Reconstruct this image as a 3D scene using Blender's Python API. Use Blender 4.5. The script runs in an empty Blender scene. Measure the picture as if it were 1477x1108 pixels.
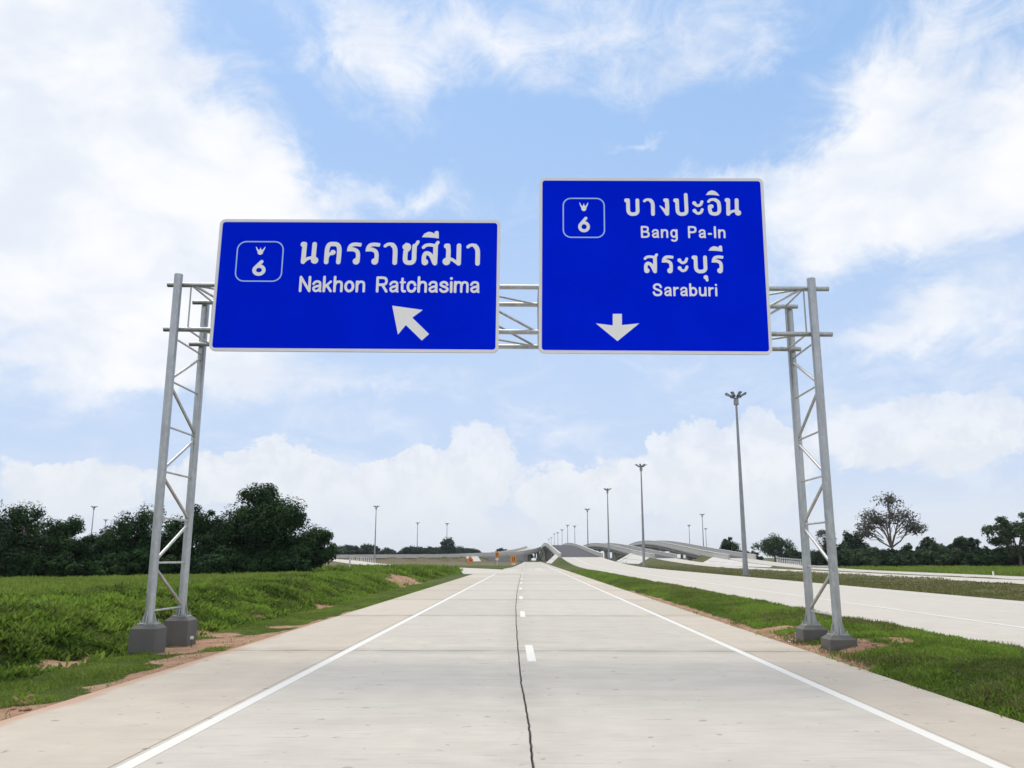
import bpy, math, random
import numpy as np
R = math.radians
random.seed(7); RNG = np.random.default_rng(11)
SC = bpy.context.scene
COL = SC.collection

# ------------------------------------------------------------------ camera
EYE = 1.75; FPX = 1200.0; PW, PH = 1477.0, 1108.0
PITCH = math.atan((804.0 - 554.0) / FPX); YAW = R(1.005)
cd = bpy.data.cameras.new('camera'); cam = bpy.data.objects.new('camera', cd); COL.objects.link(cam)
cam.location = (0, 0, EYE); cam.rotation_euler = (math.pi / 2 + PITCH, 0, YAW)
cd.sensor_fit = 'HORIZONTAL'; cd.sensor_width = 36.0; cd.lens = 36.0 * FPX / PW
cd.clip_start = 0.1; cd.clip_end = 20000
SC.camera = cam

_F0 = np.array([-math.sin(YAW), math.cos(YAW), 0.0]); _R = np.array([math.cos(YAW), math.sin(YAW), 0.0])
_F = _F0 * math.cos(PITCH) + np.array([0, 0, math.sin(PITCH)]); _U = np.cross(_R, _F)
def ray(u, v): return _F + _R * (u - 738.5) / FPX + _U * (554.0 - v) / FPX
def at(u, v, Y):
    d = ray(u, v); return np.array([0, 0, EYE]) + d * Y / d[1]
def azel(u, v):
    d = ray(u, v); d = d / np.linalg.norm(d); return math.atan2(d[0], d[1]), math.asin(d[2])

# ------------------------------------------------------------------ sky, sun, exposure
SUN_EL, SUN_AZ = R(64), R(-22)          # high, ahead of the camera and a little to the left, behind thin cloud
world = bpy.data.worlds.new('World'); SC.world = world; world.use_nodes = True
def build_sky():
    nt = world.node_tree; N = nt.nodes; L = nt.links; N.clear()
    def nd(t, **k):
        n = N.new(t)
        for a, b in k.items(): setattr(n, a, b)
        return n
    def mth(op, a, b=None, c=None, clamp=False):
        n = nd('ShaderNodeMath', operation=op, use_clamp=clamp)
        for i, s in enumerate((a, b, c)):
            if s is None: continue
            if isinstance(s, (int, float)): n.inputs[i].default_value = s
            else: L.new(s, n.inputs[i])
        return n.outputs[0]
    def sstep(x, a, b):
        n = nd('ShaderNodeMapRange', interpolation_type='SMOOTHSTEP'); L.new(x, n.inputs[0])
        n.inputs[1].default_value = a; n.inputs[2].default_value = b; n.inputs[3].default_value = 0; n.inputs[4].default_value = 1
        return n.outputs[0]
    def mix(f, a, b):
        n = nd('ShaderNodeMix', data_type='RGBA', clamp_factor=True)
        if isinstance(f, float): n.inputs[0].default_value = f
        else: L.new(f, n.inputs[0])
        for i, s in ((6, a), (7, b)):
            if isinstance(s, tuple): n.inputs[i].default_value = (*s, 1)
            else: L.new(s, n.inputs[i])
        return n.outputs[2]
    tc = nd('ShaderNodeTexCoord'); D = tc.outputs['Generated']
    sep = nd('ShaderNodeSeparateXYZ'); L.new(D, sep.inputs[0]); x, y, z = sep.outputs
    az = mth('ARCTAN2', x, y); el = mth('ARCSINE', z)
    sky = nd('ShaderNodeTexSky', sky_type='NISHITA', sun_disc=False, sun_elevation=SUN_EL, sun_rotation=SUN_AZ,
             altitude=0, air_density=1.0, dust_density=1.6, ozone_density=2.0)
    cmb = nd('ShaderNodeCombineXYZ'); L.new(az, cmb.inputs[0]); L.new(el, cmb.inputs[1])
    AE = cmb.outputs[0]
    # a flat high layer seen in perspective: features shrink towards the horizon
    zz = mth('ADD', mth('MAXIMUM', z, 0.0), 0.22)
    pl = nd('ShaderNodeCombineXYZ'); L.new(mth('DIVIDE', x, zz), pl.inputs[0]); L.new(mth('DIVIDE', y, zz), pl.inputs[1])
    def noise(vec, scale, detail, rough=.55, dist=0.0, off=(0, 0, 0), sc=(1, 1, 1), rot=0.0):
        mp = nd('ShaderNodeMapping'); L.new(vec, mp.inputs[0]); mp.inputs['Location'].default_value = off
        mp.inputs['Scale'].default_value = sc; mp.inputs['Rotation'].default_value = (0, 0, rot)
        n = nd('ShaderNodeTexNoise', noise_dimensions='3D'); L.new(mp.outputs[0], n.inputs['Vector'])
        n.inputs['Scale'].default_value = scale; n.inputs['Detail'].default_value = detail
        n.inputs['Roughness'].default_value = rough; n.inputs['Distortion'].default_value = dist
        return n
    # warp of the azimuth / elevation plane, so that every cloud has a ragged outline
    wn = noise(AE, 5.0, 7, .66, 0.5)
    wv = nd('ShaderNodeVectorMath', operation='MULTIPLY_ADD'); L.new(wn.outputs['Color'], wv.inputs[0])
    wv.inputs[1].default_value = (.22, .16, 0); 
    of = nd('ShaderNodeVectorMath', operation='SUBTRACT'); L.new(AE, of.inputs[0]); of.inputs[1].default_value = (.11, .08, 0)
    L.new(of.outputs[0], wv.inputs[2]); WAE = wv.outputs[0]
    def blobs(vec, lst):
        acc = None
        for (u, v, ru, rv, w, rot) in lst:
            a, e = azel(u, v)
            mp = nd('ShaderNodeMapping', vector_type='TEXTURE'); L.new(vec, mp.inputs[0])
            mp.inputs['Location'].default_value = (a, e, 0); mp.inputs['Rotation'].default_value = (0, 0, R(rot))
            mp.inputs['Scale'].default_value = (ru / FPX, rv / FPX, 1)
            g = nd('ShaderNodeTexGradient', gradient_type='SPHERICAL'); L.new(mp.outputs[0], g.inputs[0])
            acc = mth('MULTIPLY', g.outputs['Fac'], w) if acc is None else mth('MULTIPLY_ADD', g.outputs['Fac'], w, acc)
        return acc
    high = blobs(WAE, [
        (40, 210, 420, 330, 1.5, 0), (200, 330, 420, 170, 1.2, -32), (420, 290, 200, 80, .9, -30), (30, 60, 250, 220, 1.0, 0),
        (90, 400, 330, 100, .85, 0), (260, 500, 210, 55, .7, 0), (20, 520, 200, 40, .6, 0), (330, 545, 120, 40, .7, 0), (580, 280, 130, 38, .6, -8),
        (540, 85, 200, 95, .55, -20), (830, 40, 520, 95, .62, 4), (1000, 90, 240, 70, .45, 20), (640, 20, 200, 60, .35, 0),
        (1400, 250, 270, 125, 1.0, 10), (1260, 320, 320, 85, .95, 8), (1430, 60, 110, 220, .55, -12), (1290, 110, 170, 60, .8, 38), (1180, 240, 240, 60, .75, 14), (1440, 140, 120, 50, -.35, 40), (1300, 430, 160, 40, -.3, 12),
        (1030, 250, 130, 30, .6, 6), (1385, 450, 160, 75, .85, 6), (1250, 500, 140, 30, .5, 0), (920, 192, 90, 14, .55, 5), (1006, 205, 34, 14, .6, 0),
        (1330, 570, 330, 70, .35, 0), (560, 552, 150, 22, .35, 0), (520, 570, 120, 16, .35, 0), (800, 620, 120, 22, .35, 0),
        (430, 110, 210, 120, -.55, -40), (760, 200, 420, 100, -.35, 0), (650, 430, 420, 140, -.35, 0), (1080, 170, 160, 60, -.35, 30)])
    n1 = noise(pl.outputs[0], 2.3, 7, .6, .35, (3.1, 1.7, 0), (1.0, .8, 1), .5)
    n3 = noise(AE, 10.0, 8, .68, .8, (1.3, .4, 0), (1, 1.7, 1), -.5)
    f1 = mth('ADD', high, mth('MULTIPLY', mth('SUBTRACT', n1.outputs['Fac'], .49), 1.0))
    f1 = mth('ADD', f1, mth('MULTIPLY', mth('SUBTRACT', n3.outputs['Fac'], .5), 1.5))
    f1 = mth('ADD', f1, mth('MULTIPLY', sstep(y, .5, .0), .75))  # extra cloud added out of view, beside and behind the camera, to brighten the signs
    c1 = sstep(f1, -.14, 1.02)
    # heaped cloud low over the horizon
    bn = noise(AE, 24.0, 7, .68, .2)
    wv2 = nd('ShaderNodeVectorMath', operation='MULTIPLY_ADD'); L.new(bn.outputs['Color'], wv2.inputs[0]); wv2.inputs[1].default_value = (.075, .060, 0)
    of2 = nd('ShaderNodeVectorMath', operation='SUBTRACT'); L.new(AE, of2.inputs[0]); of2.inputs[1].default_value = (.0375, .030, 0)
    L.new(of2.outputs[0], wv2.inputs[2])
    low = blobs(wv2.outputs[0], [
        (690, 655, 75, 80, 1.6, 0), (600, 690, 70, 60, 1.3, 0), (640, 700, 150, 70, 1.1, 0), (400, 670, 80, 70, 1.4, 0), (310, 685, 90, 55, 1.1, 0), (480, 700, 110, 60, 1.0, 0),
        (800, 705, 65, 60, 1.2, 0), (850, 730, 90, 60, .9, 0), (990, 645, 60, 70, 1.3, 0), (930, 680, 120, 70, 1.0, 0), (1085, 640, 55, 65, 1.3, 0), (1040, 690, 140, 80, 1.0, 0),
        (60, 690, 150, 60, .9, 0), (170, 710, 120, 50, .7, 0), (1250, 640, 230, 90, .9, 0), (1420, 600, 160, 90, .8, 0), (750, 760, 900, 60, .5, 0)])
    ln = noise(AE, 9.0, 5, .55, .2, (4.2, 1.1, 0), (1, 1.5, 1))
    fade = sstep(el, .30, .06)
    f2 = mth('ADD', low, mth('MULTIPLY', mth('SUBTRACT', ln.outputs['Fac'], .56), 1.6))
    c2 = mth('MULTIPLY', sstep(f2, .34, .54), fade)
    clear = mix(.70, sky.outputs[0], (2.45, 4.15, 6.85))
    clear = mix(mth('MULTIPLY', sstep(el, .60, .05), .86), clear, (4.4, 5.25, 6.75))
    clear = mix(sstep(el, .13, .0), clear, (5.75, 6.1, 6.55))
    tone = noise(AE, 6.0, 5, .6, .3, (7, 3, 0), (1, 1.6, 1), -.4)
    white = mix(sstep(tone.outputs['Fac'], .35, .65), (5.9, 6.25, 6.9), (7.15, 7.2, 7.35))
    lowc = mix(sstep(bn.outputs['Fac'], .38, .60), (5.95, 6.15, 6.5), (6.95, 7.0, 7.1))
    lowc = mix(sstep(el, .15, .01), lowc, (5.75, 6.1, 6.55))
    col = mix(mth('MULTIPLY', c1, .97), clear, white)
    col = mix(mth('MULTIPLY', c2, .9), col, lowc)
    bg = nd('ShaderNodeBackground'); L.new(col, bg.inputs[0]); bg.inputs[1].default_value = 0.075
    out = nd('ShaderNodeOutputWorld'); L.new(bg.outputs[0], out.inputs[0])
build_sky()
sl = bpy.data.lights.new('sun', 'SUN'); so = bpy.data.objects.new('sun', sl); COL.objects.link(so)
sl.energy = 1.5; sl.angle = R(30); sl.color = (1.0, .91, .77)
so.rotation_euler = (math.pi / 2 - SUN_EL, 0, -SUN_AZ + math.pi)   # light comes from azimuth SUN_AZ
SC.view_settings.view_transform = 'Standard'; SC.view_settings.look = 'None'
SC.view_settings.exposure = 0.90; SC.view_settings.gamma = 1.0; SC.view_settings.use_curve_mapping = False
SC.cycles.use_denoising = True; SC.cycles.max_bounces = 4; SC.cycles.diffuse_bounces = 3; SC.cycles.glossy_bounces = 2; SC.cycles.transmission_bounces = 2; SC.cycles.transparent_max_bounces = 4; SC.cycles.caustics_reflective = False; SC.cycles.caustics_refractive = False
world.cycles.sampling_method = 'MANUAL'; world.cycles.sample_map_resolution = 512

# ------------------------------------------------------------------ helpers
def tag(o, label=None, cat=None, group=None, kind=None):
    if label: o['label'] = label
    if cat: o['category'] = cat
    if group: o['group'] = group
    if kind: o['kind'] = kind
    return o
def empty(name, loc, label=None, cat=None, group=None):
    o = bpy.data.objects.new(name, None); COL.objects.link(o); o.location = loc; o.empty_display_size = .2
    return tag(o, label, cat, group)
def link(name, me, parent=None):
    o = bpy.data.objects.new(name, me); COL.objects.link(o)
    if parent: o.parent = parent
    return o
def copy_tree(o, parent=None):
    c = o.copy(); COL.objects.link(c); c.parent = parent
    for ch in list(o.children): copy_tree(ch, c)
    return c
def rootloc(p):
    v = np.zeros(3)
    while p is not None: v += np.array(p.location); p = p.parent
    return v
class MB:
    def __init__(s): s.v = []; s.f = []; s.sm = []
    def face(s, pts, smooth=False):
        i = len(s.v); s.v += [tuple(map(float, p)) for p in pts]; s.f.append(tuple(range(i, i + len(pts)))); s.sm.append(smooth)
    def box(s, c, d, rz=0.0, taper=1.0):
        cx, cy, cz = c; hx, hy, hz = d[0] / 2, d[1] / 2, d[2] / 2; i = len(s.v); cs, sn = math.cos(rz), math.sin(rz)
        for k in (-1, 1):
            t = taper if k > 0 else 1.0
            for a, b in ((-1, -1), (1, -1), (1, 1), (-1, 1)):
                x, y = a * hx * t, b * hy * t
                s.v.append((cx + x * cs - y * sn, cy + x * sn + y * cs, cz + k * hz))
        for f in ((3, 2, 1, 0), (4, 5, 6, 7), (0, 1, 5, 4), (1, 2, 6, 5), (2, 3, 7, 6), (3, 0, 4, 7)):
            s.f.append(tuple(i + q for q in f)); s.sm.append(False)
        return s
    def hexa(s, low, top):           # four low corners, four top corners, counter-clockwise from above
        i = len(s.v); s.v += [tuple(map(float, p)) for p in list(low) + list(top)]
        for f in ((3, 2, 1, 0), (4, 5, 6, 7), (0, 1, 5, 4), (1, 2, 6, 5), (2, 3, 7, 6), (3, 0, 4, 7)):
            s.f.append(tuple(i + q for q in f)); s.sm.append(False)
        return s
    def tube(s, p0, p1, r0, r1=None, n=12, caps=True):
        r1 = r0 if r1 is None else r1
        p0 = np.array(p0, float); p1 = np.array(p1, float); d = p1 - p0; d /= np.linalg.norm(d)
        a = np.cross(d, (0, 0, 1.0) if abs(d[2]) < .9 else (1.0, 0, 0)); a /= np.linalg.norm(a); b = np.cross(d, a)
        i = len(s.v)
        for p, r in ((p0, r0), (p1, r1)):
            for k in range(n):
                t = 2 * math.pi * k / n; s.v.append(tuple(p + r * (math.cos(t) * a + math.sin(t) * b)))
        for k in range(n):
            s.f.append((i + k, i + (k + 1) % n, i + n + (k + 1) % n, i + n + k)); s.sm.append(True)
        if caps:
            ring = s.v[i:i + 2 * n]; s.face(ring[:n][::-1]); s.face(ring[n:])
        return s
    def path(s, pts, rad, n=8):
        for k in range(len(pts) - 1): s.tube(pts[k], pts[k + 1], rad[k], rad[k + 1], n, caps=False)
        return s
    def prism(s, poly, y0, y1):      # polygon in x,z extruded along y
        n = len(poly); i = len(s.v)
        s.v += [(p[0], y0, p[1]) for p in poly] + [(p[0], y1, p[1]) for p in poly]
        s.f.append(tuple(range(i, i + n))); s.sm.append(False); s.f.append(tuple(range(i + 2 * n - 1, i + n - 1, -1))); s.sm.append(False)
        for k in range(n): s.f.append((i + k, i + n + k, i + n + (k + 1) % n, i + (k + 1) % n)); s.sm.append(False)
        return s
    def mesh(s, name, mat, off=(0, 0, 0)):
        me = bpy.data.meshes.new(name)
        me.from_pydata([(a - off[0], b - off[1], c - off[2]) for a, b, c in s.v], [], s.f)
        me.polygons.foreach_set('use_smooth', s.sm); me.materials.append(mat); me.update(); return me
    def build(s, name, mat, parent=None):
        return link(name, s.mesh(name, mat, rootloc(parent)), parent)
def grid_mesh(name, V, F, mat, smooth=False):
    me = bpy.data.meshes.new(name); V = np.asarray(V, np.float32); F = np.asarray(F, np.int32)
    nv, nf, k = len(V), len(F), F.shape[1]
    me.vertices.add(nv); me.vertices.foreach_set('co', V.ravel()); me.loops.add(nf * k); me.loops.foreach_set('vertex_index', F.ravel())
    me.polygons.add(nf); me.polygons.foreach_set('loop_start', np.arange(nf, dtype=np.int32) * k)
    me.polygons.foreach_set('use_smooth', np.full(nf, smooth)); me.update(calc_edges=True); me.materials.append(mat); return me
def setattr_f(me, name, vals):
    a = me.attributes.new(name, 'FLOAT', 'POINT'); a.data.foreach_set('value', np.asarray(vals, np.float32))
_perm = np.random.default_rng(3).random((256, 256))
def vnoise(x, y):
    x = np.asarray(x, float); y = np.asarray(y, float); xi = np.floor(x).astype(int); yi = np.floor(y).astype(int)
    fx = x - xi; fy = y - yi; fx = fx * fx * (3 - 2 * fx); fy = fy * fy * (3 - 2 * fy)
    g = lambda a, b: _perm[a % 256, b % 256]
    return (g(xi, yi) * (1 - fx) + g(xi + 1, yi) * fx) * (1 - fy) + (g(xi, yi + 1) * (1 - fx) + g(xi + 1, yi + 1) * fx) * fy
def fbm(x, y, o=4):
    s = 0; a = .5; t = 0
    for k in range(o): s = s + a * vnoise(x * 2 ** k + 17 * k, y * 2 ** k + 31 * k); t += a; a *= .5
    return s / t
def sm(x, a, b):
    t = np.clip((np.asarray(x, float) - a) / (b - a), 0, 1); return t * t * (3 - 2 * t)

# ------------------------------------------------------------------ materials
class MT:
    def __init__(s, name):
        s.m = bpy.data.materials.new(name); s.m.use_nodes = True; s.nt = s.m.node_tree; s.N = s.nt.nodes; s.L = s.nt.links
        s.b = s.N['Principled BSDF']; s.geo = s.N.new('ShaderNodeNewGeometry'); s.P = s.geo.outputs['Position']
    def noise(s, scale, detail=5, rough=.55, sc=(1, 1, 1), dist=0.0, vec=None, off=(0, 0, 0)):
        mp = s.N.new('ShaderNodeMapping'); s.L.new(vec or s.P, mp.inputs[0]); mp.inputs['Scale'].default_value = sc; mp.inputs['Location'].default_value = off
        n = s.N.new('ShaderNodeTexNoise'); s.L.new(mp.outputs[0], n.inputs['Vector']); n.inputs['Scale'].default_value = scale
        n.inputs['Detail'].default_value = detail; n.inputs['Roughness'].default_value = rough; n.inputs['Distortion'].default_value = dist
        return n.outputs['Fac']
    def mp(s, x, a, b, c=0.0, d=1.0):
        n = s.N.new('ShaderNodeMapRange'); s.L.new(x, n.inputs[0])
        for i, v in enumerate((a, b, c, d)): n.inputs[1 + i].default_value = v
        return n.outputs[0]
    def mix(s, f, a, b, blend='MIX'):
        n = s.N.new('ShaderNodeMix'); n.data_type = 'RGBA'; n.blend_type = blend; n.clamp_factor = True
        if isinstance(f, (int, float)): n.inputs[0].default_value = f
        else: s.L.new(f, n.inputs[0])
        for i, v in ((6, a), (7, b)):
            if isinstance(v, tuple): n.inputs[i].default_value = (*v, 1)
            else: s.L.new(v, n.inputs[i])
        return n.outputs[2]
    def math(s, op, a, b=0.0):
        n = s.N.new('ShaderNodeMath'); n.operation = op
        for i, v in enumerate((a, b)):
            if isinstance(v, (int, float)): n.inputs[i].default_value = v
            else: s.L.new(v, n.inputs[i])
        return n.outputs[0]
    def attr(s, name):
        n = s.N.new('ShaderNodeAttribute'); n.attribute_name = name; return n.outputs['Fac']
    def rand(s): return s.N.new('ShaderNodeObjectInfo').outputs['Random']
    def xyz(s):
        n = s.N.new('ShaderNodeSeparateXYZ'); s.L.new(s.P, n.inputs[0]); return n.outputs
    def bump(s, h, st=.3, dist=.02):
        n = s.N.new('ShaderNodeBump'); s.L.new(h, n.inputs['Height']); n.inputs['Strength'].default_value = st; n.inputs['Distance'].default_value = dist
        s.L.new(n.outputs[0], s.b.inputs['Normal'])
    def done(s, col, rough=.8, metal=0.0, spec=None):
        if isinstance(col, tuple): s.b.inputs['Base Color'].default_value = (*col, 1)
        else: s.L.new(col, s.b.inputs['Base Color'])
        if isinstance(rough, (int, float)): s.b.inputs['Roughness'].default_value = rough
        else: s.L.new(rough, s.b.inputs['Roughness'])
        s.b.inputs['Metallic'].default_value = metal
        if spec is not None: s.b.inputs['Specular IOR Level'].default_value = spec
        return s.m
def plain(name, col, rough=.7, metal=0.0, var=.12, scale=3.0):
    t = MT(name); n = t.noise(scale, 6)
    c = t.mix(t.mp(n, .3, .7), tuple(v * (1 - var) for v in col), tuple(min(1, v * (1 + var)) for v in col))
    return t.done(c, rough, metal)
def pavement(name, base, warm, streak=.5, rnd=.06, dirt=False):
    t = MT(name)
    big = t.noise(.22, 5, .6); mid = t.noise(1.6, 6, .6); fine = t.noise(60, 4, .7)
    broom = t.noise(1.0, 4, .65, (1.4, 22, 1)); scr = t.noise(1.0, 6, .6, (1.0, 11, 1), .25, off=(3, 9, 0)); lat = t.noise(1.0, 4, .55, (2.2, .12, 1), .1)
    c = t.mix(t.mp(big, .3, .7), base, warm)
    c = t.mix(t.mp(lat, .35, .75, 0, .25), c, tuple(v * .80 for v in base))
    c = t.mix(t.mp(mid, .35, .75, 0, .6), c, tuple(v * .76 for v in warm))
    c = t.mix(t.mp(broom, .42, .72, 0, .42 * streak), c, tuple(v * .72 for v in base))
    c = t.mix(t.mp(scr, .62, .72, 0, .75 * streak), c, tuple(v * .45 for v in base))
    c = t.mix(t.mp(fine, .35, .7, 0, .30), c, tuple(v * .6 for v in base))
    band = t.noise(1.0, 6, .65, (.42, 1.5, 1), .5, off=(8, 2, 0)); c = t.mix(t.mp(band, .48, .70, 0, .42 * streak), c, tuple(v * .66 for v in base))
    spots = t.noise(5.5, 2, .4); c = t.mix(t.mp(spots, .70, .73, 0, .6), c, tuple(v * .4 for v in base))
    if dirt:                                     # grime gathered along the cross joints and the middle seam
        X, Yc, _ = t.xyz(); fr = t.math('FRACT', t.math('ADD', t.math('DIVIDE', t.math('SUBTRACT', Yc, 6.8), 9.8), 20.5))
        dj = t.math('MULTIPLY', t.math('ABSOLUTE', t.math('SUBTRACT', fr, .5)), 9.8)
        wob = t.noise(1.0, 5, .65, (1.2, 1.2, 1), .3, off=(5, 1, 0))
        c = t.mix(t.math('MULTIPLY', t.mp(dj, .05, .75, 1, 0), t.mp(wob, .35, .65, .12, .75)), c, tuple(v * .60 for v in base))
        c = t.mix(t.math('MULTIPLY', t.mp(dj, .015, .045, 1, 0), t.mp(wob, .3, .55, .3, .95)), c, tuple(v * .25 for v in base))
        ds = t.math('ABSOLUTE', t.math('ADD', X, t.mp(Yc, 7, 30, -.02, .36)))
        c = t.mix(t.math('MULTIPLY', t.mp(ds, .05, .5, 1, 0), t.mp(wob, .40, .70, .05, .6)), c, tuple(v * .62 for v in base))
    r = t.mp(t.rand(), 0, 1, 1 - rnd, 1 + rnd)
    m = t.N.new('ShaderNodeMix'); m.data_type = 'RGBA'; m.blend_type = 'MULTIPLY'; m.inputs[0].default_value = 1
    cc = t.N.new('ShaderNodeCombineXYZ')
    for i in range(3): t.L.new(r, cc.inputs[i])
    t.L.new(c, m.inputs[6]); t.L.new(cc.outputs[0], m.inputs[7])
    h = t.math('ADD', t.math('MULTIPLY', broom, .6), fine); t.bump(h, .25, .004)
    return t, m.outputs[2]
_t, _c = pavement('lane_concrete', (.530, .500, .445), (.560, .525, .458), 1.0, dirt=True); M_LANE = _t.done(_c, .85, 0, .3)
_t, _c = pavement('shoulder_concrete', (.545, .492, .415), (.572, .512, .428), .6, dirt=True)
_x = _t.xyz()[0]; _y = _t.xyz()[1]                                    # red soil washed over the rim of the slab
_d = _t.math('ADD', _t.mp(_x, -5.9, -4.95, 1, 0), _t.math('MULTIPLY', _t.noise(.9, 6, .65, (1.6, .45, 1)), 1.5))
_d = _t.math('SUBTRACT', _d, _t.mp(_y, 16, 30, 0, .5))
_c = _t.mix(_t.mp(_d, 1.30, 1.6, 0, .7), _c, (.43, .26, .17)); M_SHOULDER = _t.done(_c, .9, 0, .2)
_t, _c = pavement('ramp_concrete', (.52, .49, .435), (.555, .52, .455), .6); M_RAMP = _t.done(_c, .85, 0, .3)
_t, _c = pavement('deck_asphalt', (.045, .045, .048), (.06, .058, .06), .3); M_ASPH = _t.done(_c, .75, 0, .35)
def structural(name, base):
    t = MT(name); n = t.noise(.9, 6, .6); v = t.noise(1, 5, .6, (3, 3, .25)); f = t.noise(45, 3, .6)
    c = t.mix(t.mp(n, .3, .7), base, tuple(q * .82 for q in base)); c = t.mix(t.mp(v, .5, .75, 0, .45), c, tuple(q * .6 for q in base))
    c = t.mix(t.mp(f, .3, .8, 0, .15), c, tuple(q * .5 for q in base)); t.bump(f, .2, .003); return t.done(c, .85, 0, .3)
M_CONC = structural('bridge_concrete', (.46, .45, .43)); M_PARA = structural('parapet_concrete', (.62, .605, .57))
M_PED = structural('pedestal_concrete', (.165, .16, .15)); M_PAVE = structural('slope_paving_concrete', (.62, .61, .58))
M_SEAL = plain('joint_sealant', (.035, .034, .032), .9)
def paint(name, col, wear):
    t = MT(name); n = t.noise(7, 7, .65); st = t.noise(1, 4, .6, (1, 18, 1)); d = t.math('ADD', t.math('MULTIPLY', n, .7), t.math('MULTIPLY', st, .3))
    c = t.mix(t.mp(d, .57, .72, 0, wear), col, (.48, .46, .42)); return t.done(c, .6)
M_LINE = paint('road_paint', (.66, .645, .60), .6); M_LINE_WORN = paint('worn_road_paint', (.66, .65, .62), .9)
def steel(name, base, metal, rough):
    t = MT(name); n = t.noise(2.2, 6, .6, (1, 1, .35)); s = t.noise(14, 4, .6, (1, 1, .5))
    c = t.mix(t.mp(n, .3, .72), base, tuple(q * .62 for q in base)); c = t.mix(t.mp(s, .45, .7, 0, .5), c, tuple(min(1, q * 1.25) for q in base))
    return t.done(c, t.mp(s, .3, .7, rough - .08, rough + .1), metal)
M_GALV = steel('galvanised_steel', (.50, .52, .53), .85, .38); M_GALV2 = steel('galvanised_brace', (.56, .56, .54), .45, .42)
M_MAST = steel('mast_steel', (.36, .38, .40), .4, .5); M_LAMP = plain('lamp_housing', (.10, .11, .13), .5, .3); M_LENS = plain('lamp_glass', (.35, .38, .40), .15)
M_BLUE = plain('sign_blue_sheeting', (.0, .0165, .80), .7, 0, .05, .8); M_BLUE.node_tree.nodes['Principled BSDF'].inputs['Specular IOR Level'].default_value = 0.0; M_WHITE = plain('sign_white_sheeting', (.94, .935, .93), .55, 0, .02, 2)
M_RIM = plain('sign_border_white', (.84, .83, .83), .5, 0, .03); M_PALE = plain('shield_outline', (.42, .62, .90), .5, 0, .05); M_ALU = plain('sign_back_aluminium', (.5, .5, .5), .45, .6)
M_SOILCLOD = plain('soil_clod', (.26, .135, .085), .95, 0, .35, 9); M_PALECLOD = plain('cement_crumb', (.55, .52, .48), .95, 0, .2, 9)
M_ORANGE = plain('orange_sheeting', (.80, .27, .03), .5, 0, .06); M_BLACK = plain('black_paint', (.02, .02, .02), .6); M_POSTW = plain('white_post_paint', (.78, .78, .76), .6)
M_TYRE = plain('tyre_rubber', (.02, .02, .022), .8); M_CARP = plain('white_car_paint', (.80, .81, .82), .25, 0, .02); M_GLASS = plain('dark_car_glass', (.03, .035, .04), .08); M_RED = plain('tail_lamp_red', (.45, .02, .02), .3)
M_BLUEBAR = plain('blue_plastic', (.05, .28, .50), .5)
M_BARK = structural('bark', (.17, .14, .115))

def foliage(name, dark, light, odd, transl=.25, rough=.55):
    t = MT(name); k = t.attr('tint'); n = t.noise(.35, 4)
    c = t.mix(k, dark, light); c = t.mix(t.mp(n, .45, .75, 0, .45), c, odd)
    r = t.mp(t.rand(), 0, 1, 0, .35); c = t.mix(r, c, odd)
    m = t.done(c, rough, 0, .06)
    tr = t.N.new('ShaderNodeBsdfTranslucent'); t.L.new(c, tr.inputs[0]); ms = t.N.new('ShaderNodeMixShader'); ms.inputs[0].default_value = transl
    out = t.N['Material Output']; t.L.new(t.b.outputs[0], ms.inputs[1]); t.L.new(tr.outputs[0], ms.inputs[2]); t.L.new(ms.outputs[0], out.inputs[0]); return m
M_LEAF = foliage('dark_leaves', (.007, .021, .011), (.050, .115, .026), (.016, .042, .022), .2)
M_LEAF2 = foliage('hedge_leaves', (.012, .030, .017), (.055, .100, .036), (.030, .058, .034), .15)
M_LEAFG = foliage('greyish_leaves', (.10, .105, .085), (.16, .16, .13), (.14, .12, .12), .2)
M_LEAFM = foliage('mid_green_leaves', (.035, .065, .03), (.08, .12, .05), (.05, .08, .04), .18)
M_LEAFF = foliage('far_leaves', (.018, .042, .026), (.045, .082, .044), (.028, .055, .042), .12)
M_GRASS = foliage('grass_blades', (.070, .140, .018), (.245, .375, .060), (.250, .275, .070), .42)
M_WEED = foliage('bank_weeds', (.036, .078, .012), (.235, .365, .055), (.210, .220, .065), .45)
M_DRY = foliage('dry_grass', (.085, .110, .035), (.200, .205, .075), (.20, .165, .08), .3)

# ------------------------------------------------------------------ alignment of the roads
def interp(tab):
    a = np.array(tab, float); return lambda y: np.interp(y, a[:, 0], a[:, 1])
SEAM = interp([(-20, .08), (7.5, .05), (9.7, .01), (12.5, -.09), (17, -.18), (23, -.29), (32, -.42), (48, -.54), (85, -.63), (200, -.6), (400, -.5)])
DASHX = interp([(0, .08), (14.9, .08), (17.6, .03), (26, -.13), (37, -.26), (48, -.36), (85, -.48), (200, -.4)])
XL, XLJ, XRJ, XR = -5.76, -3.56, 4.14, 5.36
def bumpz(y, c, w, h):
    y = np.asarray(y, float); return np.where(np.abs(y - c) < w, h * .5 * (1 + np.cos(np.pi * np.clip((y - c) / w, -1, 1))), 0.0)
def curve_pts(pts, n):
    P = np.array(pts, float); Q = np.vstack([2 * P[0] - P[1], P, 2 * P[-1] - P[-2]]); out = []
    for i in range(len(P) - 1):
        a, b, c, d = Q[i:i + 4]
        for t in np.linspace(0, 1, n, endpoint=False):
            out.append(.5 * (2 * b + (c - a) * t + (2 * a - 5 * b + 4 * c - d) * t * t + (3 * b - 3 * c + d - a) * t ** 3))
    out.append(P[-1]); return np.array(out)
YS = np.concatenate([np.arange(-40, 100, 10), np.arange(100, 720, 8), np.arange(720, 1500, 60)]).astype(float)
R1L, R1R = 9.2, 20.0
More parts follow.
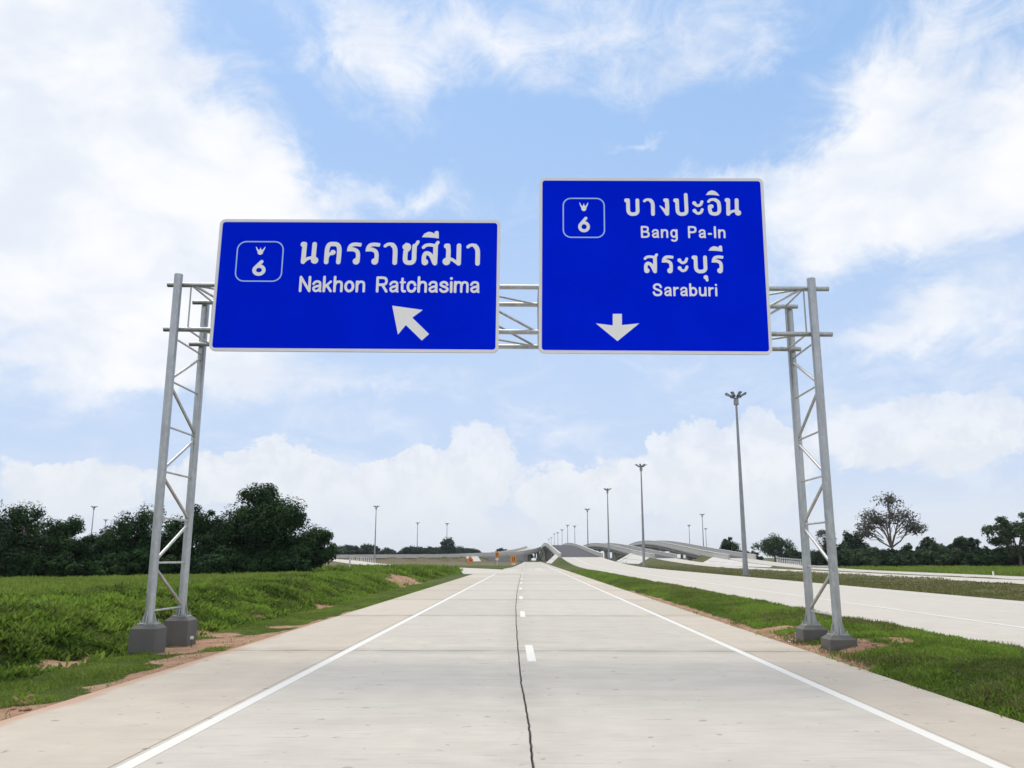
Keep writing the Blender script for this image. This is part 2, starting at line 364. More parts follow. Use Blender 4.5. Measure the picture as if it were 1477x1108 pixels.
R1 = np.stack([np.full_like(YS, (R1L + R1R) / 2), YS, bumpz(YS, 447, 320, 7.8)], 1); R1W = (R1R - R1L) / 2
R2 = np.stack([np.full_like(YS, 35.7), YS, bumpz(YS, 447, 320, 7.7)], 1); R2W = 2.7
Y3 = np.concatenate([np.arange(52, 720, 8), np.arange(720, 1500, 60)]).astype(float)
R3 = np.stack([41.9 + (Y3 - 60) * .0427 - .4 * (1 - sm(Y3, 52, 90)), Y3, bumpz(Y3, 410, 300, 8.2) + .0], 1); R3W = 2.7
L1 = curve_pts([(-3.2, 92, 0), (-6.2, 118, 0.0), (-13, 140, .0), (-24, 165, .05), (-38, 200, .3), (-52, 235, .95), (-68, 262, 1.5), (-90, 282, 1.8), (-125, 300, 1.9)], 8); L1W = 3.6
L2 = curve_pts([(-170, 286, 1.5), (-110, 292, 1.6), (-75, 299, 1.7), (-45, 306, 1.85), (-25, 314, 2.1), (-10, 327, 2.8), (-2.5, 346, 3.9), (1.6, 385, 5.3), (3.2, 430, 6.3), (3.9, 480, 6.6)], 8); L2W = 3.6
RIBS = [(R1, R1W, 258, .95), (R2, R2W, 264, .55), (R3, R3W, 222, .55), (L1, L1W, 1e9, .55), (L2, L2W, None, .55)]

# ------------------------------------------------------------------ terrain
def bank_h(y): return np.interp(y, [-20, 8, 20, 45, 75, 100, 125, 200], [.6, .66, .69, .70, .56, .38, .1, 0])
def base_z(x, y):
    x = np.asarray(x, float); y = np.asarray(y, float); z = np.full(np.broadcast(x, y).shape, -.06)
    d = XL - x; wob = (fbm(y * .16, x * 0 + 3, 3) - .5) * 1.1
    foot = 2.15 + wob; top = foot + 2.5
    rise = sm(d, foot, top) * bank_h(y); lip = np.exp(-((d - foot) / .35) ** 2) * -.05
    plat = np.where(d > top, -(bank_h(y)) * .62 * sm(d - top, 0, 26), 0)
    lump = (fbm(x * 1.3, y * 1.3, 4) - .5) * .42 * sm(d, foot - .4, foot + .8) + (fbm(x * 3, y * 3 + 9, 3) - .5) * .05
    z = np.where(d > 0, -.035 + rise + lip + plat + lump, z)
    m = x - XR; w = R1L - XR
    hump = np.sin(np.pi * np.clip(m / w, 0, 1)) ** .8 * (.24 - .12 * sm(y, 60, 200))
    z = np.where((m > 0) & (x < R1L), -.03 + hump + (fbm(x * 1.6, y * 1.3 + 40, 4) - .5) * .16 * np.clip(np.sin(np.pi * np.clip(m / w, 0, 1)) * 2, 0, 1), z)
    right = -.05 - .22 * np.sin(np.pi * np.clip((x - R1R) / 12.5, 0, 1)) + (fbm(x * .5, y * .4, 4) - .5) * .3 * sm(x, R1R, R1R + 2)
    right = right + .10 * np.exp(-((x - 32.0) / .8) ** 2) + .10 * np.exp(-((x - 38.75) / .45) ** 2) * (y < 100)
    z = np.where(x > R1R, right, z)
    far = np.where(y > 60, (fbm(x * .02, y * .02, 4) - .5) * .5 * sm(y, 60, 140), 0) * np.where((x > XL - 2) & (x < 60), 0, 1)
    return z + far
def ground_z(x, y):
    x = np.asarray(x, float); y = np.asarray(y, float); z = base_z(x, y)
    for P, w, yend, grade in RIBS:
        ok = np.ones(len(P), bool)
        if yend is not None: ok = (P[:, 1] < yend + 1) | (P[:, 1] > 2 * 447 - yend)
        else: ok = P[:, 0] < -20
        A = P[ok]
        lo = A[:, :2].min(0) - 30; hi = A[:, :2].max(0) + 30
        sel = (x > lo[0]) & (x < hi[0]) & (y > lo[1]) & (y < hi[1])
        idx = np.nonzero(sel)
        if len(idx[0]) == 0: continue
        px = x[idx]; py = y[idx]; best = np.full(px.shape, 1e9); bz = np.zeros(px.shape)
        for i in range(len(A) - 1):
            a = A[i]; b = A[i + 1]; ab = b[:2] - a[:2]; l2 = ab @ ab
            if l2 > 70 ** 2: continue
            t = np.clip(((px - a[0]) * ab[0] + (py - a[1]) * ab[1]) / l2, 0, 1)
            dd = np.hypot(px - a[0] - t * ab[0], py - a[1] - t * ab[1]); c = dd < best
            best = np.where(c, dd, best); bz = np.where(c, a[2] + t * (b[2] - a[2]), bz)
        zz = z[idx]; out = best - w
        slope = bz - .04 - np.maximum(out - .4, 0) * grade
        zz = np.where(out > 0.05, np.maximum(zz, slope), zz); zz = np.where(out <= 0.05, bz - .22, zz)
        z[idx] = zz
    inside = (x > XL + .03) & (x < XR - .03) & (y < 330) & ((y < 110) | (x > -2.6))
    return np.where(inside, -.2, z)
def soil_mask(x, y):
    n = fbm(x * .9 + 5, y * .55, 4); n2 = fbm(x * 2.2, y * 2.0 + 11, 3)
    d = XL - x; s = np.zeros(np.broadcast(x, y).shape)
    rim = np.interp(y, [0, 8, 9.5, 11, 14, 19, 24, 34], [1.5, 1.4, 1.0, .5, .42, .42, .15, .0])
    rim = rim * (.15 + 1.6 * sm(fbm(y * .45, y * 0 + 2.5, 3), .30, .66))
    s = np.maximum(s, np.where(d > -.3, (1 - sm(d, rim * .55, rim + .3)) * np.where(rim > .05, 1, 0), 0))
    for px, py, r in ((-7.0, 17.0, .75), (-6.6, 18.3, .95), (-7.2, 20.2, .55), (-6.4, 22.5, .45), (6.05, 16.5, .75), (5.8, 18.4, .8), (7.0, 16.4, .5), (5.8, 20.5, .6)):
        s = np.maximum(s, 1.05 * np.exp(-(((x - px) / r) ** 2 + ((y - py) / (r * 1.2)) ** 2) ** 1.2))
    wob = (fbm(y * .16, x * 0 + 3, 3) - .5) * 1.1
    s = np.maximum(s, np.exp(-((d - 2.2 - wob) / .30) ** 2) * np.where(d > 0, 1, 0) * sm(fbm(y * .35, x * 0 + 7, 3), .42, .62) * np.where(y < 60, .95, 0))
    s = np.maximum(s, .72 * np.exp(-(((x + 8.6) / 1.2) ** 2 + ((y - 62) / 9) ** 2) ** 1.2))
    s = np.maximum(s, np.where((x > XR) & (x < R1L), (1 - sm(x - XR, .05, .5)), 0) * np.interp(y, [8, 15, 17, 34, 45, 60], [.1, .3, 1, 1, .6, .2]))
    s = np.maximum(s, 1.0 * np.exp(-(((x - 66) / 9) ** 2 + ((y - 104) / 5) ** 2) ** 2))
    return np.clip(s * 1.15 + (n - .5) * 1.1 + (n2 - .5) * .75 - .14, 0, 1)
def axis(*segs):
    out = []
    for a, b, s in segs: out += list(np.arange(a, b, s))
    return np.array(out)
xs = np.concatenate([[-4000, -2500, -1500, -900, -600, -400, -300, -240], axis((-200, -60, 5), (-60, -16, .9), (-16, XL - .1, .2)), [XL - .03, XL + .05, -3.5, -2.65, -2.5, 0, 3, XR - .05, XR + .03],
      axis((XR + .2, R1L - .1, .2)), [R1L - .04, R1L + .08, 12, 15, 18, R1R - .08, R1R + .05], axis((R1R + .6, 33, .8)), [32.95, 33.08, 35, 37, 38.3, 38.5, 38.75, 39.0, 39.2], axis((39.6, 70, .9), (70, 200, 5)), [210, 260, 330, 420, 560, 800, 1300, 2300, 4000]])
ys = np.concatenate([[-300, -120, -60, -30, -15, -6, 0], axis((3, 45, .27), (45, 100, .8), (100, 330, 3), (330, 720, 10)), [740, 800, 900, 1050, 1300, 1700, 2400, 3200, 4000]])
GX, GY = np.meshgrid(xs, ys); GZ = ground_z(GX, GY); SOIL = soil_mask(GX, GY)
nx, ny = len(xs), len(ys); I = np.arange(nx * ny).reshape(ny, nx)
F = np.stack([I[:-1, :-1], I[:-1, 1:], I[1:, 1:], I[1:, :-1]], -1).reshape(-1, 4)
t = MT('grassy_ground')
g1 = t.noise(.5, 6, .6); g2 = t.noise(7, 6, .65); g3 = t.noise(.06, 4, .5)
gc = t.mix(t.mp(g1, .3, .7), (.055, .085, .018), (.095, .120, .03)); gc = t.mix(t.mp(g2, .35, .75, 0, .6), gc, (.035, .05, .015)); gc = t.mix(t.mp(g3, .42, .62, 0, .5), gc, (.12, .12, .05))
gc = t.mix(t.math('MULTIPLY', t.attr('dry'), t.mp(t.noise(.25, 5, .6), .2, .55)), gc, (.17, .14, .095))
so1 = t.noise(1.7, 6, .6); so2 = t.noise(14, 5, .65)
scol = t.mix(t.mp(so1, .35, .65), (.33, .185, .12), (.42, .29, .195)); scol = t.mix(t.mp(so2, .4, .75, 0, .5), scol, (.22, .11, .07))
k = t.math('ADD', t.attr('soil'), t.math('MULTIPLY', t.math('SUBTRACT', t.noise(4.5, 6, .7), .5), .9))
gcol = t.mix(t.mp(k, .36, .56), gc, scol)
t.bump(t.math('ADD', g2, so2), .7, .05); M_GROUND = t.done(gcol, .95, 0, .1)
me = grid_mesh('ground', np.stack([GX, GY, GZ], -1).reshape(-1, 3), F, M_GROUND, True); setattr_f(me, 'soil', SOIL.ravel()); setattr_f(me, 'dry', (sm(GY, 170, 215) * np.where(GX < 6, 1, 0) * .9 + np.where(GX > R1R, .35, 0)).ravel())
ground = link('ground', me); tag(ground, 'grass covered ground with bare red soil patches', kind='structure')

# ------------------------------------------------------------------ main carriageway: slabs, joints, markings
road = bpy.data.objects.new('road', None); COL.objects.link(road); tag(road, 'grey concrete carriageway running straight ahead', kind='structure')
b = MB()
yb = list(np.arange(-22, 342, 4.0))
for i in range(len(yb) - 1):
    a, c = yb[i], yb[i + 1]
    xa = XL if c <= 112 else -2.4
    b.face([(xa + .02, a, -.045), (XR - .02, a, -.045), (XR - .02, c, -.045), (xa + .02, c, -.045)])
b.build('joint_sealant', M_SEAL, road)
JY = [-13.0, -3.1] + [6.8 + 9.8 * k for k in range(0, 14)]
def slab(x0f, x1f, y0, y1, mat, g0, g1, rough_edge=0.0):
    n = 8 if y0 < 40 else 3; yy = np.linspace(y0 + .006, y1 - .006, n + 1); b = MB(); L = []; Rr = []
    rg = random.Random(int(y0 * 10))
    if rough_edge and y0 < 25: yy = np.linspace(y0 + .006, y1 - .006, 61)
    for y in yy:
        j = rough_edge * (rg.random() - .5) + rough_edge * .9 * float(fbm(np.array(y * 1.7), np.array(3.0), 3) - .5)
        L.append((x0f(y) + g0 + (j if g0 > .01 else 0), y)); Rr.append((x1f(y) - g1 + (j * .8 if g1 > .01 else 0), y))
    c = .006
    for i in range(len(yy) - 1):
        l0, l1, r0, r1 = L[i], L[i + 1], Rr[i], Rr[i + 1]
        b.face([(l0[0] + c, l0[1], 0), (r0[0] - c, r0[1], 0), (r1[0] - c, r1[1], 0), (l1[0] + c, l1[1], 0)])
        b.face([(l0[0], l0[1], -.006), (l0[0] + c, l0[1], 0), (l1[0] + c, l1[1], 0), (l1[0], l1[1], -.006)])
        b.face([(r0[0] - c, r0[1], 0), (r0[0], r0[1], -.006), (r1[0], r1[1], -.006), (r1[0] - c, r1[1], 0)])
        b.face([(l0[0], l0[1], -.12), (l0[0], l0[1], -.006), (l1[0], l1[1], -.006), (l1[0], l1[1], -.12)])
        b.face([(r0[0], r0[1], -.006), (r0[0], r0[1], -.12), (r1[0], r1[1], -.12), (r1[0], r1[1], -.006)])
    for p, q in ((L[0], Rr[0]), (L[-1], Rr[-1])):
        b.face([(p[0], p[1], -.12), (q[0], q[1], -.12), (q[0], q[1], -.002), (p[0], p[1], -.002)])
    return b.build('concrete_slab', mat, road)
cst = lambda v: (lambda y: v)
for i in range(len(JY) - 1):
    y0, y1 = JY[i], JY[i + 1]
    if y0 < 100: slab(cst(XL), cst(XLJ), y0, y1, M_SHOULDER, 0, .006)
    slab(cst(XLJ), SEAM, y0, y1, M_LANE, .006, .011, .014)
    slab(SEAM, cst(XRJ), y0, y1, M_LANE, .011, .006, .014)
    slab(cst(XRJ), cst(XR), y0, y1, M_SHOULDER, .006, 0)
def strip(fl, fr, y0, y1, n, z, zb, mat, name, parent):
    yy = np.linspace(y0, y1, n + 1); b = MB()
    for i in range(n):
        a, c = yy[i], yy[i + 1]
        b.face([(fl(a), a, z), (fr(a), a, z), (fr(c), c, z), (fl(c), c, z)])
        b.face([(fl(a), a, zb), (fl(a), a, z), (fl(c), c, z), (fl(c), c, zb)]); b.face([(fr(a), a, z), (fr(a), a, zb), (fr(c), c, zb), (fr(c), c, z)])
    return b.build(name, mat, parent)
yf = JY[-1] + .006
LEFT2 = interp([(100, XL), (110, -5.5), (134, -3.6), (150, -2.7), (175, -2.3), (280, -1.2), (400, -1.2)])
strip(LEFT2, cst(XR), yf, 335, 24, 0.0, -.15, M_LANE, 'far_pavement', road)
strip(cst(-3.49), cst(-3.35), -13, 104, 40, .004, 0, M_LINE, 'edge_line', road)
strip(cst(3.95), cst(4.09), -13, 240, 60, .004, 0, M_LINE, 'edge_line', road)
strip(lambda y: LEFT2(y) + .25, lambda y: LEFT2(y) + .40, 178, 300, 10, .004, 0, M_LINE, 'edge_line', road)
y0 = 14.9 - 10.9
while y0 < 150:
    if y0 > 10: strip(lambda y: DASHX(y) - .075, lambda y: DASHX(y) + .075, y0, y0 + 2.75, 3, .004, 0, M_LINE, 'lane_dash', road)
    y0 += 10.9
for (xa, xb, ya) in ((-2.6, -1.4, 118), (1.2, 2.4, 118), (-1.9, -.9, 96), (1.3, 2.3, 134)):   # faint arrow bars far down the lanes
    strip(cst(xa), cst(xb), ya, ya + 3.2, 1, .004, 0, M_LINE_WORN, 'lane_bar', road)

# ------------------------------------------------------------------ other roads
def ribbon_edges(P, w):
    d = np.gradient(P[:, :2], axis=0); d /= np.linalg.norm(d, axis=1)[:, None]; n = np.stack([d[:, 1], -d[:, 0]], 1)
    Lf = P.copy(); Rt = P.copy(); Lf[:, :2] -= n * w; Rt[:, :2] += n * w; return Lf, Rt
def ribbon(b, Lf, Rt, dz, t):
    up = np.array([0, 0, dz]); dn = np.array([0, 0, dz - t])
    for i in range(len(Lf) - 1):
        b.face([Lf[i] + up, Rt[i] + up, Rt[i + 1] + up, Lf[i + 1] + up]); b.face([Lf[i] + dn, Lf[i] + up, Lf[i + 1] + up, Lf[i + 1] + dn])
        b.face([Rt[i] + up, Rt[i] + dn, Rt[i + 1] + dn, Rt[i + 1] + up]); b.face([Rt[i] + dn, Lf[i] + dn, Lf[i + 1] + dn, Rt[i + 1] + dn])
    for i in (0, -1): b.face([Lf[i] + dn, Rt[i] + dn, Rt[i] + up, Lf[i] + up])
def off_edges(P, o0, o1):
    a, _ = ribbon_edges(P, -o0); c, _ = ribbon_edges(P, -o1); return a, c
def fine(P, step=4.0):
    s = np.concatenate([[0], np.cumsum(np.linalg.norm(np.diff(P[:, :2], axis=0), axis=1))]); n = max(2, int(s[-1] / step)); t = np.linspace(0, s[-1], n)
    return np.stack([np.interp(t, s, P[:, k]) for k in range(3)], 1)
def make_road(name, P, w, label, deck=None, lines=(), dashes=()):
    root = bpy.data.objects.new(name, None); COL.objects.link(root); tag(root, label, kind='structure')
    segs = [(P, M_RAMP, 'pavement')]
    if deck:
        a, c = deck; segs = [(P[P[:, 1] <= a], M_RAMP, 'pavement'), (P[(P[:, 1] >= a - 9) & (P[:, 1] <= c)], M_ASPH, 'asphalt_surface'), (P[P[:, 1] >= c - 9], M_RAMP, 'pavement')]
    for q, m, nm in segs:
        if len(q) < 2: continue
        if nm == 'asphalt_surface': q = q.copy(); q[:, 2] += .012
        b = MB(); ribbon(b, *ribbon_edges(q, w - (.02 if nm == 'asphalt_surface' else 0)), .015, .16); b.build(nm, m, root)
    for o in lines:
        q = P[P[:, 1] < (deck[0] - 5 if deck else 1e9)]; a, c = off_edges(q, o - .08, o + .08); b = MB()
        for i in range(len(a) - 1): b.face([a[i] + (0, 0, .02), c[i] + (0, 0, .02), c[i + 1] + (0, 0, .02), a[i + 1] + (0, 0, .02)])
        b.build('edge_line', M_LINE_WORN, root)
    return root
make_road('slip_road_main', R1, R1W, 'wide pale concrete carriageway to the right, climbing to a hump', (236, 660), (-2.1, 4.4))
make_road('ramp_middle', R2, R2W, 'narrow concrete ramp beyond the wide right carriageway', (226, 668), (-2.8,))
make_road('ramp_outer', R3, R3W, 'outermost concrete ramp rising on the right', (205, 610), (2.8,))
make_road('ramp_left', L1, L1W, 'concrete exit ramp curving away to the left')
make_road('flyover_road_left', L2, L2W, 'raised road crossing behind the orange signs')

# ------------------------------------------------------------------ bridges
def make_bridge(name, P, w, ya, yb, ypar0, ypar1, label, piers=True):
    q = fine(P[(P[:, 1] >= ypar0 - 9) & (P[:, 1] <= ypar1 + 9)], 6.0); s = q[(q[:, 1] >= ya) & (q[:, 1] <= yb)]
    root = empty(name, (s[0][0], s[0][1], 0), label, 'bridge')
    b = MB(); ribbon(b, *ribbon_edges(s, w + .45), -.15, .45); b.build('deck_slab', M_CONC, root)
    for sg in (-1, 1):
        a, c = off_edges(q, sg * (w - .02), sg * (w + .40)); lo, hi = (a, c) if sg > 0 else (c, a)
        b = MB(); ribbon(b, lo, hi, .98, 1.25); pp = b.build('parapet', M_PARA, root)
        a, c = off_edges(q, sg * (w - .06), sg * (w + .46)); lo, hi = (a, c) if sg > 0 else (c, a)
        b = MB(); ribbon(b, lo, hi, 1.08, .098); b.build('parapet_coping', M_PARA, pp)
    n = max(2, int(round((2 * w) / 2.4)))
    for k in range(n):
        o = -w + .7 + k * (2 * w - 1.4) / (n - 1); a, c = off_edges(s, o - .3, o + .3); b = MB(); ribbon(b, a, c, -.61, 1.05); b.build('girder', M_CONC, root)
    for yy in (ya, yb):                                                     # abutment
        p = q[np.argmin(np.abs(q[:, 1] - yy))]; b = MB(); b.box((p[0], p[1], (p[2] - .62) / 2 - .4), (2 * w + .7, 1.2, p[2] - .62 + .8)); b.build('abutment', M_CONC, root)
    yy = ya + 34
    while yy < yb - 20:
        p = q[np.argmin(np.abs(q[:, 1] - yy))]; top = p[2] - 1.68; b = MB(); b.box((p[0], p[1], top - .5), (2 * w - .2, 1.3, 1.0)); cp = b.build('pier_cap', M_CONC, root)
        for k in range(3 if w > 4 else 2):
            m = 3 if w > 4 else 2; xx = p[0] - (w - 1.3) + k * (2 * w - 2.6) / (m - 1); b = MB(); b.tube((xx, p[1], -.4), (xx, p[1], top - .98), .5, n=14); b.build('pier_column', M_CONC, cp)
        yy += 34
    return root
B1 = make_bridge('overpass', R1, R1W, 258, 636, 232, 660, 'humped concrete overpass carrying the wide right carriageway')
B2 = make_bridge('overpass', R2, R2W, 264, 630, 226, 668, 'narrow concrete overpass in the middle, second hump from the road')
B3 = make_bridge('overpass', R3, R3W, 222, 598, 190, 610, 'rightmost concrete overpass with long grey parapet')
def slope_paving(P, w, ya, side, y0, y1, root, grade=.55):
    # stone-faced slope beside the abutment, laid over the embankment as panels
    q = fine(P, 3.0); yy = np.linspace(y0, y1, 7)
    for i in range(6):
        for j in range(2):
            pts = []
            for (yv, jj) in ((yy[i] + .05, j), (yy[i + 1] - .05, j), (yy[i + 1] - .05, j + 1), (yy[i] + .05, j + 1)):
                c = q[np.argmin(np.abs(q[:, 1] - yv))]; zt = max(c[2] - .05, .1); f = jj / 2 + (.015 if jj == j else -.015)
                run = zt / grade + .1; x = c[0] + side * (w + .45 + run * f); pts.append((x, yv, zt * (1 - f) + .05))
            if side < 0: pts = pts[::-1]
            b = MB(); low = [(p[0], p[1], p[2] - .14) for p in pts]; b.hexa(low, pts); b.build('paving_panel', M_PAVE, root)
slope_paving(R1, R1W, 258, -1, 234, 259, B1, .95); slope_paving(R2, R2W, 264, -1, 226, 266, B2); slope_paving(R3, R3W, 222, -1, 148, 206, B3)
# left flyover: parapets, facing wall, piers over the carriageway
q = fine(L2, 5.0); root = empty('flyover', (q[0][0], q[0][1], 0), 'low grey flyover rising from the left towards the humped overpass', 'bridge')
for sg in (-1, 1):
    a, c = off_edges(q, sg * (L2W - .02), sg * (L2W + .38)); lo, hi = (a, c) if sg > 0 else (c, a)
    b = MB(); ribbon(b, lo, hi, .95, 1.3); b.build('parapet', M_PARA, root)
s = q[q[:, 0] > -24]; b = MB(); ribbon(b, *ribbon_edges(s, L2W + .45), -.15, .8); b.build('deck_slab', M_CONC, root)
s = q[(q[:, 0] > -21) & (q[:, 0] < -3.2)]; a, c = off_edges(s, L2W - .1, L2W + .25)
b = MB()
for i in range(len(a) - 1):
    b.hexa([(a[i][0], a[i][1], -.3), (c[i][0], c[i][1], -.3), (c[i + 1][0], c[i + 1][1], -.3), (a[i + 1][0], a[i + 1][1], -.3)],
           [(a[i][0], a[i][1], a[i][2] - .9), (c[i][0], c[i][1], c[i][2] - .9), (c[i + 1][0], c[i + 1][1], c[i + 1][2] - .9), (a[i + 1][0], a[i + 1][1], a[i + 1][2] - .9)])
b.build('facing_wall', M_CONC, root)
for yv in (352, 376, 404, 432, 460, 478):
    p = q[np.argmin(np.abs(q[:, 1] - yv))]; b = MB(); b.box((p[0], p[1], p[2] - 1.35), (6.6, 1.2, .8)); cp = b.build('pier_cap', M_CONC, root)
    for o in (-2.6, 2.6): b = MB(); b.tube((p[0] + o, p[1], -.4), (p[0] + o, p[1], p[2] - 1.74), .4, n=12); b.build('pier_column', M_CONC, cp)
s = q[(q[:, 0] > -29) & (q[:, 0] < -17)]; _, e = ribbon_edges(s, L2W + .3)
for i in range(len(e) - 1):
    p0, p1 = e[i], e[i + 1]; d = np.array([.35, -.94, 0]); r0, r1 = 2.1, 2.1 - i * .25
    lo = [(p0 + d * 4.2), (p1 + d * 4.2)]; top = [(p0[0], p0[1], p0[2] + .12), (p1[0], p1[1], p1[2] + .12)]
    P4 = [(lo[0][0], lo[0][1], .35), (lo[1][0], lo[1][1], .35), top[1], top[0]]
    b = MB(); b.hexa([(a_[0], a_[1], a_[2] - .15) for a_ in P4], P4); b.build('paving_panel', M_PAVE, root)

# ------------------------------------------------------------------ lettering: strokes turned into one clean flat outline
def catmull(pts, n=7):
    P = [np.array(p, float) for p in pts]
    if len(P) < 3: return P
    Q = [2 * P[0] - P[1]] + P + [2 * P[-1] - P[-2]]; out = []
    for i in range(len(P) - 1):
        a, b_, c, d = Q[i:i + 4]
        for k in range(n):
            t = k / n; out.append(.5 * (2 * b_ + (c - a) * t + (2 * a - 5 * b_ + 4 * c - d) * t * t + (3 * b_ - 3 * c + d - a) * t ** 3))
    return out + [P[-1]]
def ell(cx, cy, rx, ry, n=28): return [(cx + rx * math.cos(2 * math.pi * k / n), cy + ry * math.sin(2 * math.pi * k / n)) for k in range(n + 1)]
# an item is ('s', half width, points) a smooth stroke; ('l', ...) a straight one; ('d', r, (x, y)) a dot; ('p', points) a filled polygon
def sdf_mesh(items, res, Y, frame):
    """items in local sign metres -> clean mesh in plane Y; frame maps local (s, t) to world (x, z)"""
    segs = []; polys = []
    for it in items:
        if it[0] == 'p': polys.append(np.array(it[1], float))
        elif it[0] == 'd': segs.append((it[2][0], it[2][1], it[2][0], it[2][1], it[1]))
        else:
            pts = catmull(it[2]) if it[0] == 's' else [np.array(p, float) for p in it[2]]
            for a, c in zip(pts[:-1], pts[1:]): segs.append((a[0], a[1], c[0], c[1], it[1]))
    allp = [(s_[0], s_[1]) for s_ in segs] + [(s_[2], s_[3]) for s_ in segs] + [tuple(p) for q_ in polys for p in q_]
    m = max([s_[4] for s_ in segs] + [.01]) + 3 * res; A = np.array(allp); lo = A.min(0) - m; hi = A.max(0) + m
    gx = np.arange(lo[0], hi[0] + res, res); gy = np.arange(lo[1], hi[1] + res, res); D = np.full((len(gy), len(gx)), 1e3)
    for (x0, y0, x1, y1, w) in segs:
        i0 = max(0, int((min(x0, x1) - w - 2 * res - lo[0]) / res)); i1 = min(len(gx), int((max(x0, x1) + w + 2 * res - lo[0]) / res) + 2)
        j0 = max(0, int((min(y0, y1) - w - 2 * res - lo[1]) / res)); j1 = min(len(gy), int((max(y0, y1) + w + 2 * res - lo[1]) / res) + 2)
        X, Z = np.meshgrid(gx[i0:i1], gy[j0:j1]); dx, dy = x1 - x0, y1 - y0; l2 = dx * dx + dy * dy
        t = np.clip(((X - x0) * dx + (Z - y0) * dy) / l2, 0, 1) if l2 > 1e-12 else 0
        D[j0:j1, i0:i1] = np.minimum(D[j0:j1, i0:i1], np.hypot(X - x0 - t * dx, Z - y0 - t * dy) - w)
    for q_ in polys:
        X, Z = np.meshgrid(gx, gy); ins = np.zeros(X.shape, bool); dist = np.full(X.shape, 1e3)
        for a, c in zip(q_, np.roll(q_, -1, 0)):
            dx, dy = c - a; t = np.clip(((X - a[0]) * dx + (Z - a[1]) * dy) / (dx * dx + dy * dy + 1e-12), 0, 1)
            dist = np.minimum(dist, np.hypot(X - a[0] - t * dx, Z - a[1] - t * dy))
            cr = ((a[1] > Z) != (c[1] > Z)) & (X < (c[0] - a[0]) * (Z - a[1]) / (c[1] - a[1] + 1e-12) + a[0]); ins ^= cr
        D = np.minimum(D, np.where(ins, -dist, dist))
    b = MB()
    def put(pts): b.face([(frame(p[0], p[1])[0], Y, frame(p[0], p[1])[1]) for p in pts])
    inside = D < 0
    full = inside[:-1, :-1] & inside[1:, :-1] & inside[:-1, 1:] & inside[1:, 1:]; anyc = inside[:-1, :-1] | inside[1:, :-1] | inside[:-1, 1:] | inside[1:, 1:]
    for j in range(full.shape[0]):
        i = 0; n = full.shape[1]
        while i < n:
            if full[j, i]:
                k = i
                while k < n and full[j, k]: k += 1
                put([(gx[i], gy[j]), (gx[k], gy[j]), (gx[k], gy[j + 1]), (gx[i], gy[j + 1])]); i = k
            else:
                if anyc[j, i]:
                    c4 = [(gx[i], gy[j], D[j, i]), (gx[i + 1], gy[j], D[j, i + 1]), (gx[i + 1], gy[j + 1], D[j + 1, i + 1]), (gx[i], gy[j + 1], D[j + 1, i])]
                    out = []
                    for a, c in zip(c4, c4[1:] + c4[:1]):
                        if a[2] < 0: out.append(a[:2])
                        if (a[2] < 0) != (c[2] < 0):
                            t = a[2] / (a[2] - c[2]); out.append((a[0] + t * (c[0] - a[0]), a[1] + t * (c[1] - a[1])))
                    if len(out) >= 3: put(out)
                i += 1
    return b
# Thai letters, drawn on a grid where the body is 345 high, y down, baseline 595
TH = {
 'no': (65, 360, 595, [('d', 45, (114, 292)), ('l', 37, [(135, 287), (130, 420), (125, 556)]), ('s', 26, [(130, 560), (185, 512), (245, 495)]), ('l', 37, [(284, 287), (281, 420), (278, 540)]), ('d', 58, (300, 533))]),
 'kho': (440, 708, 595, [('s', 37, [(478, 558), (479, 440), (486, 345), (515, 292), (575, 284), (632, 294), (664, 345), (668, 440), (662, 558)]), ('d', 42, (573, 411)), ('s', 24, [(573, 430), (520, 440), (490, 490)])]),
 'ro': (785, 1003, 595, [('s', 31, [(975, 290), (910, 284), (855, 296), (826, 330), (820, 362)]), ('s', 33, [(820, 362), (880, 362), (935, 388), (956, 440), (954, 540)]), ('p', [(785, 392), (800, 320), (850, 350), (860, 388)]), ('p', [(960, 262), (1006, 266), (992, 322), (950, 312)]), ('d', 54, (932, 543))]),
 'aa': (1185, 1395, 615, [('s', 26, [(1205, 328), (1240, 304), (1292, 299), (1335, 325)]), ('s', 37, [(1315, 312), (1345, 350), (1357, 410), (1357, 579)])]),
 'cho': (200, 470, 607, [('d', 50, (253, 331)), ('s', 24, [(262, 290), (300, 300), (316, 335), (300, 372), (258, 405)]), ('s', 37, [(256, 400), (253, 520), (275, 562), (320, 571), (365, 562), (388, 520), (388, 420), (391, 315)]), ('s', 27, [(392, 318), (422, 285), (440, 252)])]),
 'so': (505, 775, 612, [('s', 27, [(528, 335), (565, 305), (630, 297), (700, 310)]), ('l', 37, [(712, 310), (712, 450), (708, 575)]), ('l', 28, [(715, 305), (745, 260)]), ('s', 34, [(540, 560), (540, 480), (560, 432), (600, 426), (650, 465), (695, 560)]), ('d', 52, (558, 560))]),
 'mo': (820, 1110, 615, [('d', 44, (883, 315)), ('l', 37, [(905, 310), (912, 400), (910, 500)]), ('d', 62, (885, 550)), ('s', 26, [(900, 520), (955, 515), (1010, 545), (1065, 585)]), ('l', 37, [(1070, 308), (1070, 450), (1070, 578)])]),
 'ii': (498, 757, 612, [('p', [(498, 182), (535, 128), (595, 97), (650, 105), (688, 128), (690, 98), (722, 82), (752, 95), (757, 202), (700, 192), (600, 185)])]),
}
k5 = 345 / 212.0
def q5(l): return [(it[0], it[1] * k5, ([(x * k5, y * k5) for x, y in it[2]] if it[0] != 'd' else (it[2][0] * k5, it[2][1] * k5))) if it[0] != 'p' else ('p', [(x * k5, y * k5) for x, y in it[1]]) for it in l]
